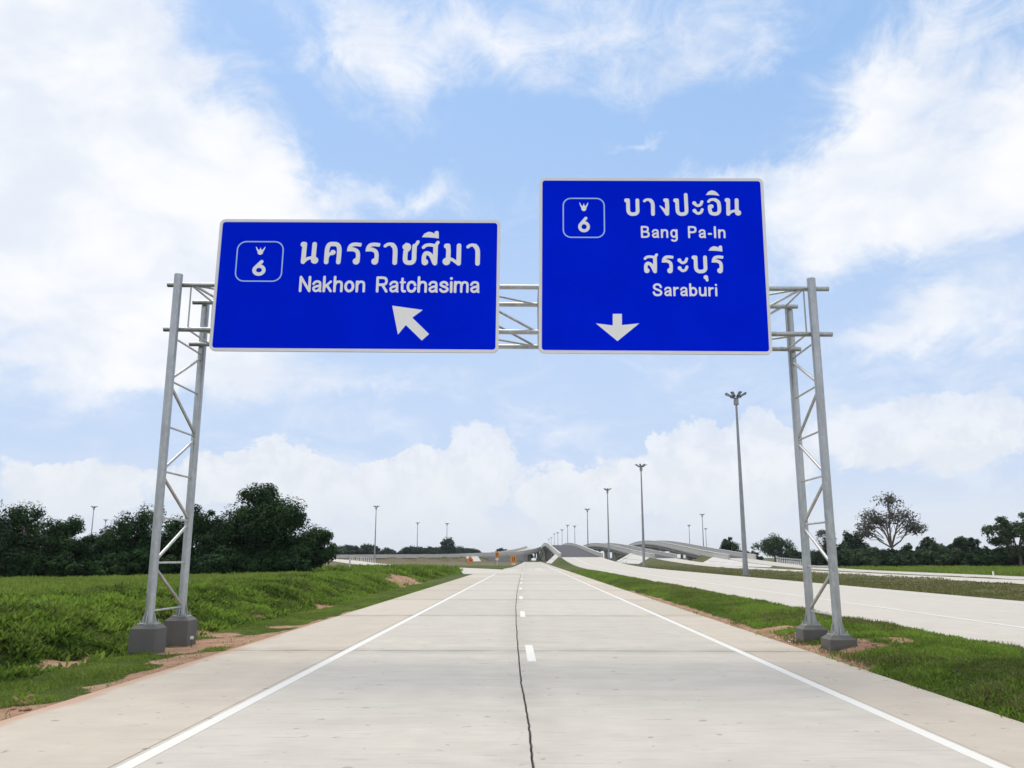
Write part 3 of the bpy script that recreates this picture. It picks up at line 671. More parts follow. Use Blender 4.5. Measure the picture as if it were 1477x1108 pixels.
TH['bo'] = (45 * k5, 230 * k5, 342 * k5, q5([('d', 27, (72, 158)), ('s', 23, [(92, 155), (92, 240), (95, 290), (118, 316), (150, 320), (184, 313), (203, 288), (203, 240), (203, 155)])]))
TH['ngo'] = (460 * k5, 582 * k5, 342 * k5, q5([('d', 26, (535, 156)), ('l', 25, [(553, 156), (556, 240), (552, 316)]), ('p', [(460, 218), (480, 222), (540, 268), (552, 340), (530, 328), (505, 285)])]))
TH['po'] = (625 * k5, 805 * k5, 342 * k5, q5([('d', 27, (655, 158)), ('s', 23, [(674, 155), (675, 240), (679, 292), (702, 316), (735, 320), (768, 311), (782, 285), (782, 200), (780, 90)])]))
TH['a'] = (850 * k5, 988 * k5, 342 * k5, q5([('d', 25, (878, 190)), ('s', 18, [(880, 198), (915, 220), (952, 208), (970, 173)]), ('d', 25, (878, 280)), ('s', 18, [(880, 288), (915, 312), (952, 300), (970, 266)])]))
TH['o'] = (1035 * k5, 1195 * k5, 342 * k5, q5([('s', 17, [(1047, 172), (1075, 150), (1120, 148), (1150, 160)]), ('s', 23, [(1130, 152), (1162, 175), (1172, 220), (1171, 280), (1150, 310), (1113, 318), (1075, 307), (1061, 275), (1060, 230)]), ('d', 27, (1080, 228))]))
TH['i'] = (1018 * k5, 1182 * k5, 342 * k5, q5([('p', [(1018, 94), (1048, 55), (1088, 37), (1130, 47), (1160, 72), (1183, 104), (1140, 96), (1090, 92)])]))
k6 = 345 / 300.0
TH['u'] = (1065 * k6, 1155 * k6, 505 * k6, [('d', 40 * k6, (1110 * k6, 568 * k6)), ('l', 25 * k6, [(1118 * k6, 572 * k6), (1130 * k6, 615 * k6)])])
# Latin capitals and small letters: cap height 240, y up
hw = 21
LA = {'N': (172, [('l', hw, [(22, 18), (22, 222), (150, 18), (150, 222)])]),
 'a': (135, [('s', 19, [(20, 122), (40, 150), (76, 158), (106, 146), (113, 110), (113, 20)]), ('s', 19, [(113, 96), (60, 86), (26, 66), (26, 38), (50, 19), (85, 27), (113, 56)]), ('l', 15, [(113, 30), (124, 14)])]),
 'k': (135, [('l', hw, [(20, 18), (20, 225)]), ('l', 19, [(112, 158), (25, 72)]), ('l', 20, [(58, 105), (116, 18)])]),
 'h': (138, [('l', hw, [(20, 18), (20, 225)]), ('s', 20, [(22, 105), (45, 148), (80, 157), (108, 145), (117, 112), (117, 18)])]),
 'o': (148, [('l', 21, ell(74, 88, 52, 69))]),
 'n': (138, [('l', hw, [(20, 18), (20, 158)]), ('s', 20, [(22, 105), (45, 148), (80, 157), (108, 145), (117, 112), (117, 18)])]),
 'R': (172, [('l', hw, [(22, 18), (22, 219)]), ('l', hw, [(22, 219), (90, 219)]), ('l', hw, [(22, 115), (90, 115)]), ('s', hw, [(90, 219), (132, 208), (148, 167), (132, 126), (90, 115)]), ('l', hw, [(92, 113), (150, 18)])]),
 't': (80, [('s', 20, [(36, 205), (36, 110), (37, 50), (48, 23), (74, 20)]), ('l', 16, [(12, 152), (72, 152)])]),
 'c': (140, [('s', 21, [(122, 112), (104, 146), (74, 157), (40, 145), (23, 105), (23, 66), (42, 30), (76, 19), (106, 32), (124, 66)])]),
 's': (138, [('s', 20, [(117, 120), (102, 148), (70, 158), (36, 147), (27, 120), (50, 100), (92, 84), (119, 60), (114, 34), (84, 19), (48, 22), (22, 48)])]),
 'i': (42, [('l', hw, [(21, 18), (21, 155)]), ('d', 23, (21, 213))]),
 'm': (212, [('l', hw, [(20, 18), (20, 158)]), ('s', 19, [(22, 105), (40, 148), (70, 157), (97, 145), (106, 112), (106, 18)]), ('s', 19, [(108, 105), (126, 148), (156, 157), (183, 145), (192, 112), (192, 18)])]),
 'B': (168, [('l', hw, [(22, 20), (22, 220)]), ('l', 20, [(22, 219), (90, 219)]), ('l', 19, [(22, 122), (95, 122)]), ('l', 20, [(22, 20), (95, 20)]), ('s', 20, [(90, 219), (126, 205), (133, 170), (120, 135), (90, 123)]), ('s', 21, [(95, 122), (136, 105), (147, 70), (134, 34), (95, 20)])]),
 'g': (140, [('l', 20, ell(68, 90, 48, 67)), ('s', 20, [(119, 158), (119, 60), (119, -10), (102, -45), (65, -54), (30, -38)])]),
 'P': (162, [('l', hw, [(22, 18), (22, 219)]), ('l', 20, [(22, 219), (95, 219)]), ('l', 20, [(22, 116), (95, 116)]), ('s', 21, [(95, 219), (132, 206), (143, 167), (132, 129), (95, 116)])]),
 '-': (80, [('l', 20, [(20, 85), (62, 85)])]), 'I': (44, [('l', 22, [(22, 20), (22, 220)])]),
 'S': (174, [('s', 22, [(148, 168), (130, 203), (88, 219), (44, 206), (27, 168), (46, 138), (90, 119), (136, 97), (152, 62), (134, 30), (88, 18), (42, 30), (20, 68)])]),
 'r': (92, [('l', hw, [(20, 18), (20, 158)]), ('s', 20, [(22, 100), (42, 142), (82, 154)])]),
 'b': (142, [('l', hw, [(20, 18), (20, 225)]), ('l', 20, ell(74, 88, 50, 68))]),
 'u': (138, [('s', 20, [(20, 158), (20, 70), (32, 30), (62, 19), (95, 32), (117, 75)]), ('l', hw, [(117, 158), (117, 18)])]), ' ': (118, [])}
def xf(items, fx, fy, kw):
    out = []
    for it in items:
        if it[0] == 'p': out.append(('p', [(fx(p[0]), fy(p[1])) for p in it[1]]))
        elif it[0] == 'd': out.append(('d', it[1] * kw, (fx(it[2][0]), fy(it[2][1]))))
        else: out.append((it[0], it[1] * kw, [(fx(p[0]), fy(p[1])) for p in it[2]]))
    return out

# ------------------------------------------------------------------ sign boards
YSIGN = 16.35; ROLL = R(-.65)
class Board:
    def __init__(s, tl, tr, bl, br, label):
        c = [at(*p, YSIGN) for p in (tl, tr, bl, br)]; s.cx = np.mean([p[0] for p in c]); s.cz = np.mean([p[2] for p in c])
        s.w = (c[1][0] - c[0][0] + c[3][0] - c[2][0]) / 2; s.h = (c[0][2] - c[2][2] + c[1][2] - c[3][2]) / 2
        s.root = empty('direction_sign', (s.cx, YSIGN, s.cz - s.h / 2), label, 'road sign')
        co, si = math.cos(ROLL), math.sin(ROLL); s.frame = lambda a, b: (s.cx + a * co - b * si, s.cz + a * si + b * co)
        def rr(w, h, r, n=7):
            P = []
            for (sx, sy, t0) in ((1, 1, 0), (-1, 1, 90), (-1, -1, 180), (1, -1, 270)):
                for k in range(n): t = R(t0 + 90 * k / (n - 1)); P.append((sx * (w / 2 - r) + r * math.cos(t), sy * (h / 2 - r) + r * math.sin(t)))
            return P
        F = lambda P: [s.frame(*p) for p in P]
        o = F(rr(s.w, s.h, .12)); i = F(rr(s.w - .125, s.h - .125, .06)); b = MB(); n = len(o)
        b.prism(o[::-1], YSIGN + .012, YSIGN + .045); b.build('backing_plate', M_ALU, s.root)
        b = MB(); b.face([(p[0], YSIGN, p[1]) for p in i][::-1]); b.build('panel', M_BLUE, s.root)
        b = MB()
        for k in range(n):
            k2 = (k + 1) % n; b.face([(o[k][0], YSIGN - .004, o[k][1]), (i[k][0], YSIGN - .004, i[k][1]), (i[k2][0], YSIGN - .004, i[k2][1]), (o[k2][0], YSIGN - .004, o[k2][1])])
            b.face([(o[k][0], YSIGN - .004, o[k][1]), (o[k2][0], YSIGN - .004, o[k2][1]), (o[k2][0], YSIGN + .011, o[k2][1]), (o[k][0], YSIGN + .011, o[k][1])])
            b.face([(i[k][0], YSIGN - .004, i[k][1]), (i[k][0], YSIGN + .002, i[k][1]), (i[k2][0], YSIGN + .002, i[k2][1]), (i[k2][0], YSIGN - .004, i[k2][1])])
        b.build('border', M_RIM, s.root)
        for fz in (-.32, 0.0, .32):
            b = MB(); p0 = s.frame(-s.w / 2 + .15, fz * s.h); p1 = s.frame(s.w / 2 - .15, fz * s.h); b.tube((p0[0], YSIGN + .075, p0[1]), (p1[0], YSIGN + .075, p1[1]), .03, n=6); b.build('stiffener', M_ALU, s.root)
    def loc(s, u, v):
        p = at(u, v, YSIGN); x, z = p[0] - s.cx, p[2] - s.cz; co, si = math.cos(ROLL), math.sin(ROLL); return (x * co + z * si, -x * si + z * co)
    def put(s, name, items, mat, parent=None, res=.007, dy=.003, label=None):
        o = sdf_mesh(items, res, YSIGN - dy, s.frame).build(name, mat, parent or s.root)
        if label: o['label'] = label
        return o
    def thai(s, glyphs, ytop, ybase, label):
        items = []
        for (g, u0, u1, vt, vb) in glyphs:
            x0, x1, base, its = TH[g]; a = s.loc(u0, vb); c = s.loc(u1, vb); t = s.loc(u0, vt); kx = (c[0] - a[0]) / (x1 - x0); ky = (t[1] - a[1]) / 345.0
            items += xf(its, lambda x: a[0] + (x - x0) * kx, lambda y: a[1] + (base - y) * ky, (kx + ky) / 2 * .93)
        s.put('thai_lettering', items, M_WHITE, label=label)
    def latin(s, text, u0, u1, vtop, vbase, label):
        a = s.loc(u0, vbase); c = s.loc(u1, vbase); t = s.loc(u0, vtop); k = (t[1] - a[1]) / 240.0
        wid = sum(LA[ch][0] for ch in text); tr = ((c[0] - a[0]) / k - wid) / (len(text) - 1); x = 0; items = []
        for ch in text:
            items += xf(LA[ch][1], lambda p, x=x: a[0] + (x + p) * k, lambda p: a[1] + p * k, k * .90); x += LA[ch][0] + tr
        s.put('latin_lettering', items, M_WHITE, label=label)
    def shield(s, u0, u1, v0, v1, six, crown):
        x0, z1 = s.loc(u0, v0); x1, z0 = s.loc(u1, v1); r = (x1 - x0) * .19; w = .0135; P = []
        for (cx, cz, t0) in ((x1 - r, z1 - r, 0), (x0 + r, z1 - r, 90), (x0 + r, z0 + r, 180), (x1 - r, z0 + r, 270)):
            for k in range(8): t = R(t0 + 90 * k / 7); P.append((cx + r * math.cos(t), cz + r * math.sin(t)))
        sh = s.put('route_shield', [('l', w, P + [P[0]])], M_PALE, res=.005, label='pale rounded outline of the route shield')
        a = s.loc(six[0], six[2]); c = s.loc(six[1], six[3]); k = (c[0] - a[0]) / 270.0
        its = xf([('l', 37, ell(138, 138, 98, 95)), ('s', 36, [(182, 338), (120, 268), (62, 190), (44, 138)])], lambda x: a[0] + x * k, lambda y: c[1] + y * (a[1] - c[1]) / 380.0, k)
        s.put('route_number', its, M_WHITE, sh, .005)
        a = s.loc(crown[0], crown[2]); c = s.loc(crown[1], crown[3]); W = c[0] - a[0]; H = a[1] - c[1]
        pts = [(0, 1), (.10, .62), (.20, .42), (.26, .12), (.40, 0), (.60, 0), (.74, .12), (.80, .42), (.90, .62), (1, 1), (.86, .86), (.76, .64), (.64, .56), (.56, .66), (.5, .92), (.44, .66), (.36, .56), (.24, .64), (.14, .86)]
        s.put('crest', [('p', [(a[0] + x * W, c[1] + y * H) for x, y in pts])], M_WHITE, sh, .004, label='small pale winged crest above the number')
    def arrow(s, pts, label):
        P = [s.loc(*p) for p in pts]; s.put('arrow', [('p', P)], M_WHITE, label=label)
BL = Board((316, 315), (721, 319), (303, 506), (720, 509), 'wide blue sign with white arrow pointing up left, reading Nakhon Ratchasima')
o1 = 425; o2 = 560; sc1 = 10.55
def g1(n, a, b, off, base, top=None): return (n, off + a / sc1, off + b / sc1, 325 + ((base - 345) if top is None else top) / sc1, 325 + base / sc1)
BL.thai([g1('no', 65, 362, o1, 595), g1('kho', 440, 708, o1, 597), g1('ro', 783, 1004, o1, 601), g1('ro', 1066, 1288, o1, 603), ('aa', o1 + 1345 / sc1, o2 + 136 / sc1, 325 + 258 / sc1, 325 + 606 / sc1),
         g1('cho', 200, 470, o2, 607), g1('so', 503, 775, o2, 614), g1('ii', 496, 757, o2, 612), g1('mo', 818, 1110, o2, 617), g1('aa', 1185, 1395, o2, 618)], 0, 0, 'white Thai lettering')
BL.latin('Nakhon Ratchasima', 430.5, 691.5, 398.0, 421.5, 'white lettering Nakhon Ratchasima')
BL.shield(343.5, 405.3, 348.6, 405.8, (364.8, 382.3, 375, 398.2), (369, 382.5, 355.5, 367.6))
BL.arrow([(565.7, 441), (610, 447.2), (594.7, 458.4), (619, 482), (608.4, 491.3), (585.5, 469), (574, 482.8)], 'white arrow pointing up to the left')
BR = Board((779, 257), (1102, 257), (776, 509), (1113, 512), 'tall blue sign with white arrow pointing down, reading Bang Pa-In and Saraburi')
s5 = 8.2056
def g5(n, a, b, base=342): return (n, 895 + a / s5, 895 + b / s5, 270 + (base - 212) / s5, 270 + base / s5)
BR.thai([g5('bo', 45, 230), g5('aa', 272, 410), g5('ngo', 460, 582), g5('po', 625, 805), g5('a', 850, 988), g5('o', 1035, 1195), g5('i', 1018, 1182), g5('no', 1235, 1434)], 0, 0, 'upper line of white Thai lettering')
BR.latin('Bang Pa-In', 924.3, 1046.8, 325.8, 343.4, 'white lettering Bang Pa-In')
s6 = 11.36
def g6(n, a, b, base=505, h=300): return (n, 920 + a / s6, 920 + b / s6, 350 + (base - h) / s6, 350 + base / s6)
BR.thai([g6('so', 102, 342), g6('ro', 395, 590), g6('a', 650, 832), g6('bo', 888, 1148), g6('u', 1068, 1155), g6('ro', 1215, 1412), g6('ii', 1170, 1402)], 0, 0, 'lower line of white Thai lettering')
BR.latin('Saraburi', 941.4, 1035, 408.6, 427.3, 'white lettering Saraburi')
BR.shield(812.4, 872, 286.2, 342.6, (833.6, 850.8, 312.3, 335.8), (835.3, 848.8, 291.8, 304.6))
BR.arrow([(883.8, 452.8), (897, 452.8), (897, 469), (922.2, 466.5), (890.6, 492.2), (859.3, 466.5), (883.8, 469.5)], 'white arrow pointing straight down')

# ------------------------------------------------------------------ gantry
GYF, GYB = 16.47, 18.0
def base_pt(u, v, Y): return at(u, v, Y)
gantry = empty('sign_gantry', (-.7, 17.2, 0), 'galvanised steel truss gantry on four posts spanning the road', 'gantry')
LX, RX = -7.27, 5.88
Ztop = {-1: (7.55, 7.36), 1: (7.38, 7.20)}          # front and back post tops, left and right
ZP = {-1: (.42, .46), 1: (.24, .30)}                # pedestal heights
def pedestal(x, y, h):
    b = MB(); hw_ = .25; b.hexa([(x - hw_, y - hw_, -.5), (x + hw_, y - hw_, -.5), (x + hw_, y + hw_, -.5), (x - hw_, y + hw_, -.5)], [(x - hw_, y - hw_, h), (x + hw_, y - hw_, h), (x + hw_, y + hw_, h), (x - hw_, y + hw_, h)])
    pd = b.build('pedestal', M_PED, gantry); q_ = .17
    b = MB(); b.hexa([(x - hw_, y - hw_, h + .001), (x + hw_, y - hw_, h + .001), (x + hw_, y + hw_, h + .001), (x - hw_, y + hw_, h + .001)], [(x - q_, y - q_, h + .07), (x + q_, y - q_, h + .07), (x + q_, y + q_, h + .07), (x - q_, y + q_, h + .07)]); b.build('pedestal_cap', M_PED, pd)
    b = MB(); b.box((x, y, h + .083), (.32, .32, .022)); b.build('base_plate', M_GALV, pd)
    for sx in (-1, 1):
        for sy in (-1, 1): b = MB(); b.tube((x + sx * .125, y + sy * .125, h + .09), (x + sx * .125, y + sy * .125, h + .15), .014, n=6); b.build('anchor_bolt', M_GALV2, pd)
def post(x, y, z0, z1):
    b = MB(); b.tube((x, y, z0), (x, y, z1), .086, n=20); p = b.build('post', M_GALV, gantry)
    for k in range(4):
        dx, dy = ((1, 0), (0, 1), (-1, 0), (0, -1))[k]; b = MB(); t_ = .006; px, py = -dy, dx
        P = [(x + dx * .08, y + dy * .08), (x + dx * .15, y + dy * .15)]
        b.hexa([(P[0][0] + px * t_, P[0][1] + py * t_, z0), (P[0][0] - px * t_, P[0][1] - py * t_, z0), (P[1][0] - px * t_, P[1][1] - py * t_, z0), (P[1][0] + px * t_, P[1][1] + py * t_, z0)],
               [(P[0][0] + px * t_, P[0][1] + py * t_, z0 + .22), (P[0][0] - px * t_, P[0][1] - py * t_, z0 + .22), (x + dx * .09 - px * t_, y + dy * .09 - py * t_, z0 + .22), (x + dx * .09 + px * t_, y + dy * .09 + py * t_, z0 + .22)])
        b.build('gusset', M_GALV, p)
for sd, X in ((-1, LX), (1, RX)):
    zt = Ztop[sd]; zp = ZP[sd]
    pedestal(X, GYF, zp[0]); pedestal(X, GYB, zp[1]); post(X, GYF, zp[0] + .094, zt[0]); post(X, GYB, zp[1] + .094, zt[1])
    hs = [at(215 if sd < 0 else 1200, v, GYF)[2] for v in (882, 812, 746.5, 679.5, 614.5, 549, 487)]
    if sd > 0: hs = [h_ - .08 for h_ in hs]
    for i, h_ in enumerate(hs):
        b = MB(); b.tube((X, GYF + .08, h_), (X, GYB - .08, h_), .021, n=8); b.build('horizontal_brace', M_GALV2, gantry)
    for i in range(len(hs) - 1):
        a, c = (hs[i] + .06, hs[i + 1] - .10) if i % 2 else (hs[i + 1] - .10, hs[i] + .06)
        b = MB(); b.tube((X, GYF + .07, a), (X, GYB - .07, c), .032, n=8); b.build('diagonal_brace', M_GALV2, gantry)
# box truss between the posts
CF, CB = GYF + .15, GYB - .15
def ch(u0, v0, u1, v1, Y): return at(u0, v0, Y), at(u1, v1, Y)
tl = [at(242, 411, CF), at(1195, 417, CF)]; bl = [at(237, 475, CF), at(1200, 482.5, CF)]
zt0, zt1, zb0, zb1 = tl[0][2], tl[1][2], bl[0][2], bl[1][2]; xa, xb = tl[0][0], tl[1][0]
for (Y, x0, x1) in ((CF, xa, xb), (CB, xa + .05, xb - .25)):
    for (z0, z1) in ((zt0, zt1), (zb0, zb1)):
        b = MB(); b.tube((x0, Y, z0), (x1, Y, z1), .05, n=14); b.build('chord', M_GALV, gantry)
def cz(x, top): f = (x - xa) / (xb - xa); return (zt0 + f * (zt1 - zt0)) if top else (zb0 + f * (zb1 - zb0))
xn = [LX + .22] + list(np.linspace(LX + .22, RX - .12, 8))[1:]
for i, x in enumerate(xn):
    for Y in (CF, CB): b = MB(); b.tube((x, Y, cz(x, 1) - .03), (x, Y, cz(x, 0) + .03), .017, n=8); b.build('truss_vertical', M_GALV2, gantry)
    for tp in (1, 0): b = MB(); b.tube((x, CF + .03, cz(x, tp)), (x, CB - .03, cz(x, tp)), .021, n=8); b.build('truss_cross_strut', M_GALV2, gantry)
for i in range(len(xn) - 1):
    x0, x1 = xn[i], xn[i + 1]
    up = i < 5
    for Y in (CF, CB):
        b = MB(); b.tube((x0 + .04, Y, cz(x0, up)), (x1 - .04, Y, cz(x1, not up)), .027, n=8); b.build('truss_diagonal', M_GALV2, gantry)
    for tp in (1, 0):
        y0_, y1_ = (CF + .02, CB - .02) if up else (CB - .02, CF + .02)
        b = MB(); b.tube((x0 + .04, y0_, cz(x0, tp)), (x1 - .04, y1_, cz(x1, tp)), .022, n=8); b.build('truss_plan_brace', M_GALV2, gantry)
for xx in (-5.6, -4.2, -2.6, -1.2, .9, 2.4, 4.0):                 # brackets that carry the boards
    b = MB(); z0 = cz(xx, 0) - .12; z1 = cz(xx, 1) + .25; b.box((xx, (YSIGN + .112 + CF - .055) / 2, (z0 + z1) / 2), (.07, CF - .055 - YSIGN - .112, z1 - z0)); b.build('board_bracket', M_GALV, gantry)

# ------------------------------------------------------------------ high mast lights
MH = 18.6
def make_mast(label):
    root = empty('lamp_mast', (0, 0, 0), label, 'lamp post', 'high mast lights')
    b = MB(); b.tube((0, 0, 0), (0, 0, MH - .2), .27, .10, 16); b.build('pole', M_MAST, root)
    b = MB(); b.box((0, 0, .06), (.8, .8, .12)); b.build('base_plate', M_MAST, root)
    b = MB(); b.tube((0, 0, MH - .95), (0, 0, MH - .35), .27, .27, 12); b.build('winch_housing', M_MAST, root)
    b = MB(); n = 16; pts = [(.55 * math.cos(2 * math.pi * k / n), .55 * math.sin(2 * math.pi * k / n), MH - .12) for k in range(n + 1)]
    for k in range(n): b.tube(pts[k], pts[k + 1], .05, n=6)
    for k in range(4): a = math.pi * k / 2 + .4; b.tube((.1 * math.cos(a), .1 * math.sin(a), MH - .3), (.55 * math.cos(a), .55 * math.sin(a), MH - .12), .035, n=6)
    b.build('ring_frame', M_LAMP, root)
    for k in range(8):
        a = 2 * math.pi * k / 8 + .2; c_, s_ = math.cos(a), math.sin(a); b = MB()
        p0 = np.array((.55 * c_, .55 * s_, MH - .08)); p1 = np.array((1.12 * c_, 1.12 * s_, MH + .20)); n_ = np.array((-s_, c_, 0)) * .17; t_ = np.array((0, 0, .10))
        b.hexa([p0 - n_, p1 - n_, p1 + n_, p0 + n_], [p0 - n_ * .8 + t_, p1 - n_ + t_, p1 + n_ + t_, p0 + n_ * .8 + t_])
        lh = b.build('floodlight', M_LAMP, root)
        d_ = np.array((0, 0, -.004)); b = MB(); b.face([p0 * .8 + p1 * .2 - n_ * .8 + d_, p0 * .8 + p1 * .2 + n_ * .8 + d_, p1 * .95 + p0 * .05 + n_ * .8 + d_, p1 * .95 + p0 * .05 - n_ * .8 + d_]); b.build('lens', M_LENS, lh)
    return root
MASTS = [(22.2, 87, 'nearest and tallest floodlight mast, beside the wide right carriageway'), (21.4, 156, 'second floodlight mast beyond the wide carriageway, by the pale paved slope'), (21.3, 221, 'third floodlight mast in the row along the humped overpass'),
         (21.6, 300, 'fourth floodlight mast in the row, over the hump crest'), (21.8, 452, 'floodlight mast behind the hump, fifth in the row'), (26.2, 462, 'floodlight mast just right of the fifth mast behind the hump'),
         (21.9, 526, 'small distant floodlight mast, sixth in the row'), (21.6, 590, 'small distant floodlight mast, seventh in the row'), (21.4, 660, 'tiny distant floodlight mast, eighth in the row'), (21.0, 730, 'tiny distant floodlight mast, ninth in the row'), (20.8, 800, 'tiny farthest floodlight mast at the end of the row'),
         (-50.5, 281, 'tallest floodlight mast left of the road, behind the white guide posts'), (-55, 424, 'thin floodlight mast left of the road, middle of three'), (-41, 433, 'thin floodlight mast above the distant round tree left of the road'),
         (-144, 277, 'floodlight mast rising behind the thicket at far left'), (-187, 371, 'smaller floodlight mast tip behind the thicket at far left'),
         (70.8, 341, 'taller of the three masts behind the rightmost overpass'), (86.6, 452, 'leftmost of the three masts behind the rightmost overpass'), (107, 507, 'shortest of the three masts behind the rightmost overpass')]
m0 = make_mast(MASTS[0][2])
for i, (x, y, lab) in enumerate(MASTS):
    m_ = m0 if i == 0 else copy_tree(m0); gz = float(ground_z(np.array([x]), np.array([y], float))[0]); gz = max(gz, -.3)
    if x < -100: gz -= .5
    m_.location = (x, y, gz - .02); m_['label'] = lab; m_.rotation_euler.z = i * 1.1

# ------------------------------------------------------------------ guide posts
def make_guide(label):
    root = empty('guide_post', (0, 0, 0), label, 'guide post', None)
    b = MB(); b.box((0, 0, .35), (.15, .12, 1.1)); b.build('post_body', M_POSTW, root); b = MB(); b.box((0, 0, .62), (.156, .126, .09)); b.build('black_band', M_BLACK, root); return root
gp0 = make_guide('x'); first = True
def guide(x, y, z, label, group, sc=1.0):
    global first
    g = gp0 if first else copy_tree(gp0); first = False; g.location = (x, y, z); g.scale = (sc, sc, sc); g['label'] = label
    if group: g['group'] = group
Lf, Rt = ribbon_edges(fine(L1, 1.0), L1W + .25)
sel = [p for p in Lf if 0 < 1 and -54 < p[0] < -39.0][::2]
for i in range(13):
    t_ = i / 12; x = -37.6 - 12.5 * t_; j = np.argmin(np.abs(Rt[:, 0] - x)); p = Rt[j]; guide(p[0], p[1], p[2] - .02, 'white guide post in the row along the left exit ramp', 'guide posts on the left ramp', 1.15)
for i in range(16):
    y = 149 + i * 1.35; c = 41.9 + (y - 60) * .0427 + R3W + .3; guide(c, y, float(bumpz(y, 410, 300, 8.2)) - .02, 'white guide post in the close row along the outermost right ramp', 'guide posts on the right ramp', 1.2)
def marker(u, vb, Y, h, label, zb=None):
    p = at(u, vb, Y); z = float(ground_z(np.array([p[0]]), np.array([p[1]]))[0]) if zb is None else zb
    root = empty('marker_post', (p[0], p[1], z), label, 'marker post'); b = MB(); b.box((p[0], p[1], z + h / 2 - .1), (.13, .13, h + .2), 0, .85); b.build('post_body', M_POSTW, root); b = MB(); b.box((p[0], p[1], z + h + .02), (.11, .11, .04), 0, .3); b.build('post_cap', M_POSTW, root)
marker(504, 829, 74, 1.05, 'single white marker post on the grass below the exit ramp')
marker(1433, 831, 84, .6, 'short white marker post in the field beyond the right ramps')
p = at(276.5, 924, 17.6); root = empty('survey_peg', (p[0], p[1], -.03), 'tiny white-topped peg beside the rear left pedestal', 'peg'); b = MB(); b.tube((p[0], p[1], -.1), (p[0], p[1], .12), .012, n=6); b.build('stake', M_BARK, root); b = MB(); b.box((p[0], p[1], .14), (.055, .05, .055)); b.build('white_head', M_POSTW, root)
for i, xx in enumerate((897, 899.5, 902, 904)):
    p = at(xx, 810, 215); guide(p[0], p[1], .0, 'white guide post in the short row under the middle overpass', 'guide posts under the middle overpass', .8)

# ------------------------------------------------------------------ temporary orange signs
def work_sign(u, Y, kind, label):
    p = at(u, 812, Y); x, y = p[0], p[1]; z = max(0.0, float(ground_z(np.array([x]), np.array([y]))[0])); root = empty('work_sign', (x, y, z), label, 'traffic sign')
    if kind == 'diamond':
        b = MB(); s = .78; b.prism([(x - s, z + 1.15), (x - .08, z + .3), (x + .08, z + .3), (x + s, z + 1.15), (x + .08, z + 2.0), (x - .08, z + 2.0)], y, y + .03); b.build('board', M_ORANGE, root)
        b = MB(); b.face([(x - .1, y - .004, z + .8), (x + .45, y - .004, z + 1.1), (x - .1, y - .004, z + 1.45), (x + .05, y - .004, z + 1.1)]); b.build('arrow_mark', M_BLACK, root)
        for sx in (-1, 1): b = MB(); b.tube((x + sx * .5, y + .4 * abs(sx), z), (x, y + .06, z + 1.7), .03, n=6); b.build('leg', M_GALV, root)
    elif kind == 'post':
        b = MB(); b.box((x, y, z + 2.25), (.85, .03, 1.35)); b.build('board', M_ORANGE, root)
        b = MB()
        for dx in (-.18, .18): b.box((x + dx, y - .017, z + 2.3), (.14, .006, .8))
        b.build('lane_marks', M_BLACK, root)
        b = MB(); b.box((x, y, z + 1.35), (.7, .03, .4)); b.build('lower_plate', M_POSTW, root)
        b = MB(); b.tube((x, y + .06, z - .2), (x, y + .06, z + 2.8), .06, n=8); b.build('post', M_POSTW, root)
    else:
        b = MB(); b.box((x, y, z + 1.35), (1.15, .04, 1.5)); b.build('board', M_ORANGE, root)
        b = MB(); b.box((x - .1, y - .023, z + 1.4), (.16, .006, .9)); b.box((x + .25, y - .023, z + 1.4), (.16, .006, .9)); b.build('lane_marks', M_BLACK, root)
        b = MB(); b.box((x, y, z + .42), (.7, .04, .3)); b.build('lower_plate', M_POSTW, root)
        for sx in (-1, 1): b = MB(); b.tube((x + sx * .45, y + .05, z - .1), (x + sx * .45, y + .05, z + .7), .04, n=6); b.build('leg', M_GALV, root)
work_sign(678, 188, 'diamond', 'leftmost orange work sign with dark arrow, low on the ground')
work_sign(717, 190, 'post', 'orange work sign high on a white post, middle of three')
work_sign(740.5, 172, 'panel', 'rightmost orange work sign, standing at the fork of the road')

# ------------------------------------------------------------------ white car far under the flyover
def car(x, y):
    root = empty('parked_car', (x, y, 0), 'small white car under the flyover at the end of the road', 'car')
    prof = [(-1.95, .35), (-2.0, .75), (-1.85, .98), (-1.25, 1.05), (-.75, 1.48), (.75, 1.50), (1.45, 1.02), (1.95, .9), (2.0, .4)]
    b = MB(); n = len(prof); L_ = [(x - .82 * (.82 if q[1] > 1.2 else 1), y + q[0], q[1]) for q in prof]; R_ = [(x + .82 * (.82 if q[1] > 1.2 else 1), y + q[0], q[1]) for q in prof]
    b.face(L_[::-1]); b.face(R_)
    for k in range(n): b.face([L_[k], R_[k], R_[(k + 1) % n], L_[(k + 1) % n]][::-1])
    body = b.build('body', M_CARP, root)
    b = MB(); b.face([(x - .6, y - 1.17, 1.10), (x + .6, y - 1.17, 1.10), (x + .55, y - .83, 1.43), (x - .55, y - .83, 1.43)]); b.build('rear_window', M_GLASS, body)
    for sx in (-1, 1):
        b = MB(); b.face([(x + sx * .765, y - .95, 1.1), (x + sx * .765, y + 1.2, 1.1), (x + sx * .69, y + .7, 1.43), (x + sx * .69, y - .65, 1.43)]); b.build('side_window', M_GLASS, body)
        b = MB(); b.box((x + sx * .66, y - 1.99, .82), (.24, .05, .14)); b.build('tail_lamp', M_RED, body)
        for dy in (-1.25, 1.3): b = MB(); b.tube((x + sx * .68, y + dy, .32), (x + sx * .86, y + dy, .32), .32, n=16); b.build('wheel', M_TYRE, root)
car(2.6, 326)

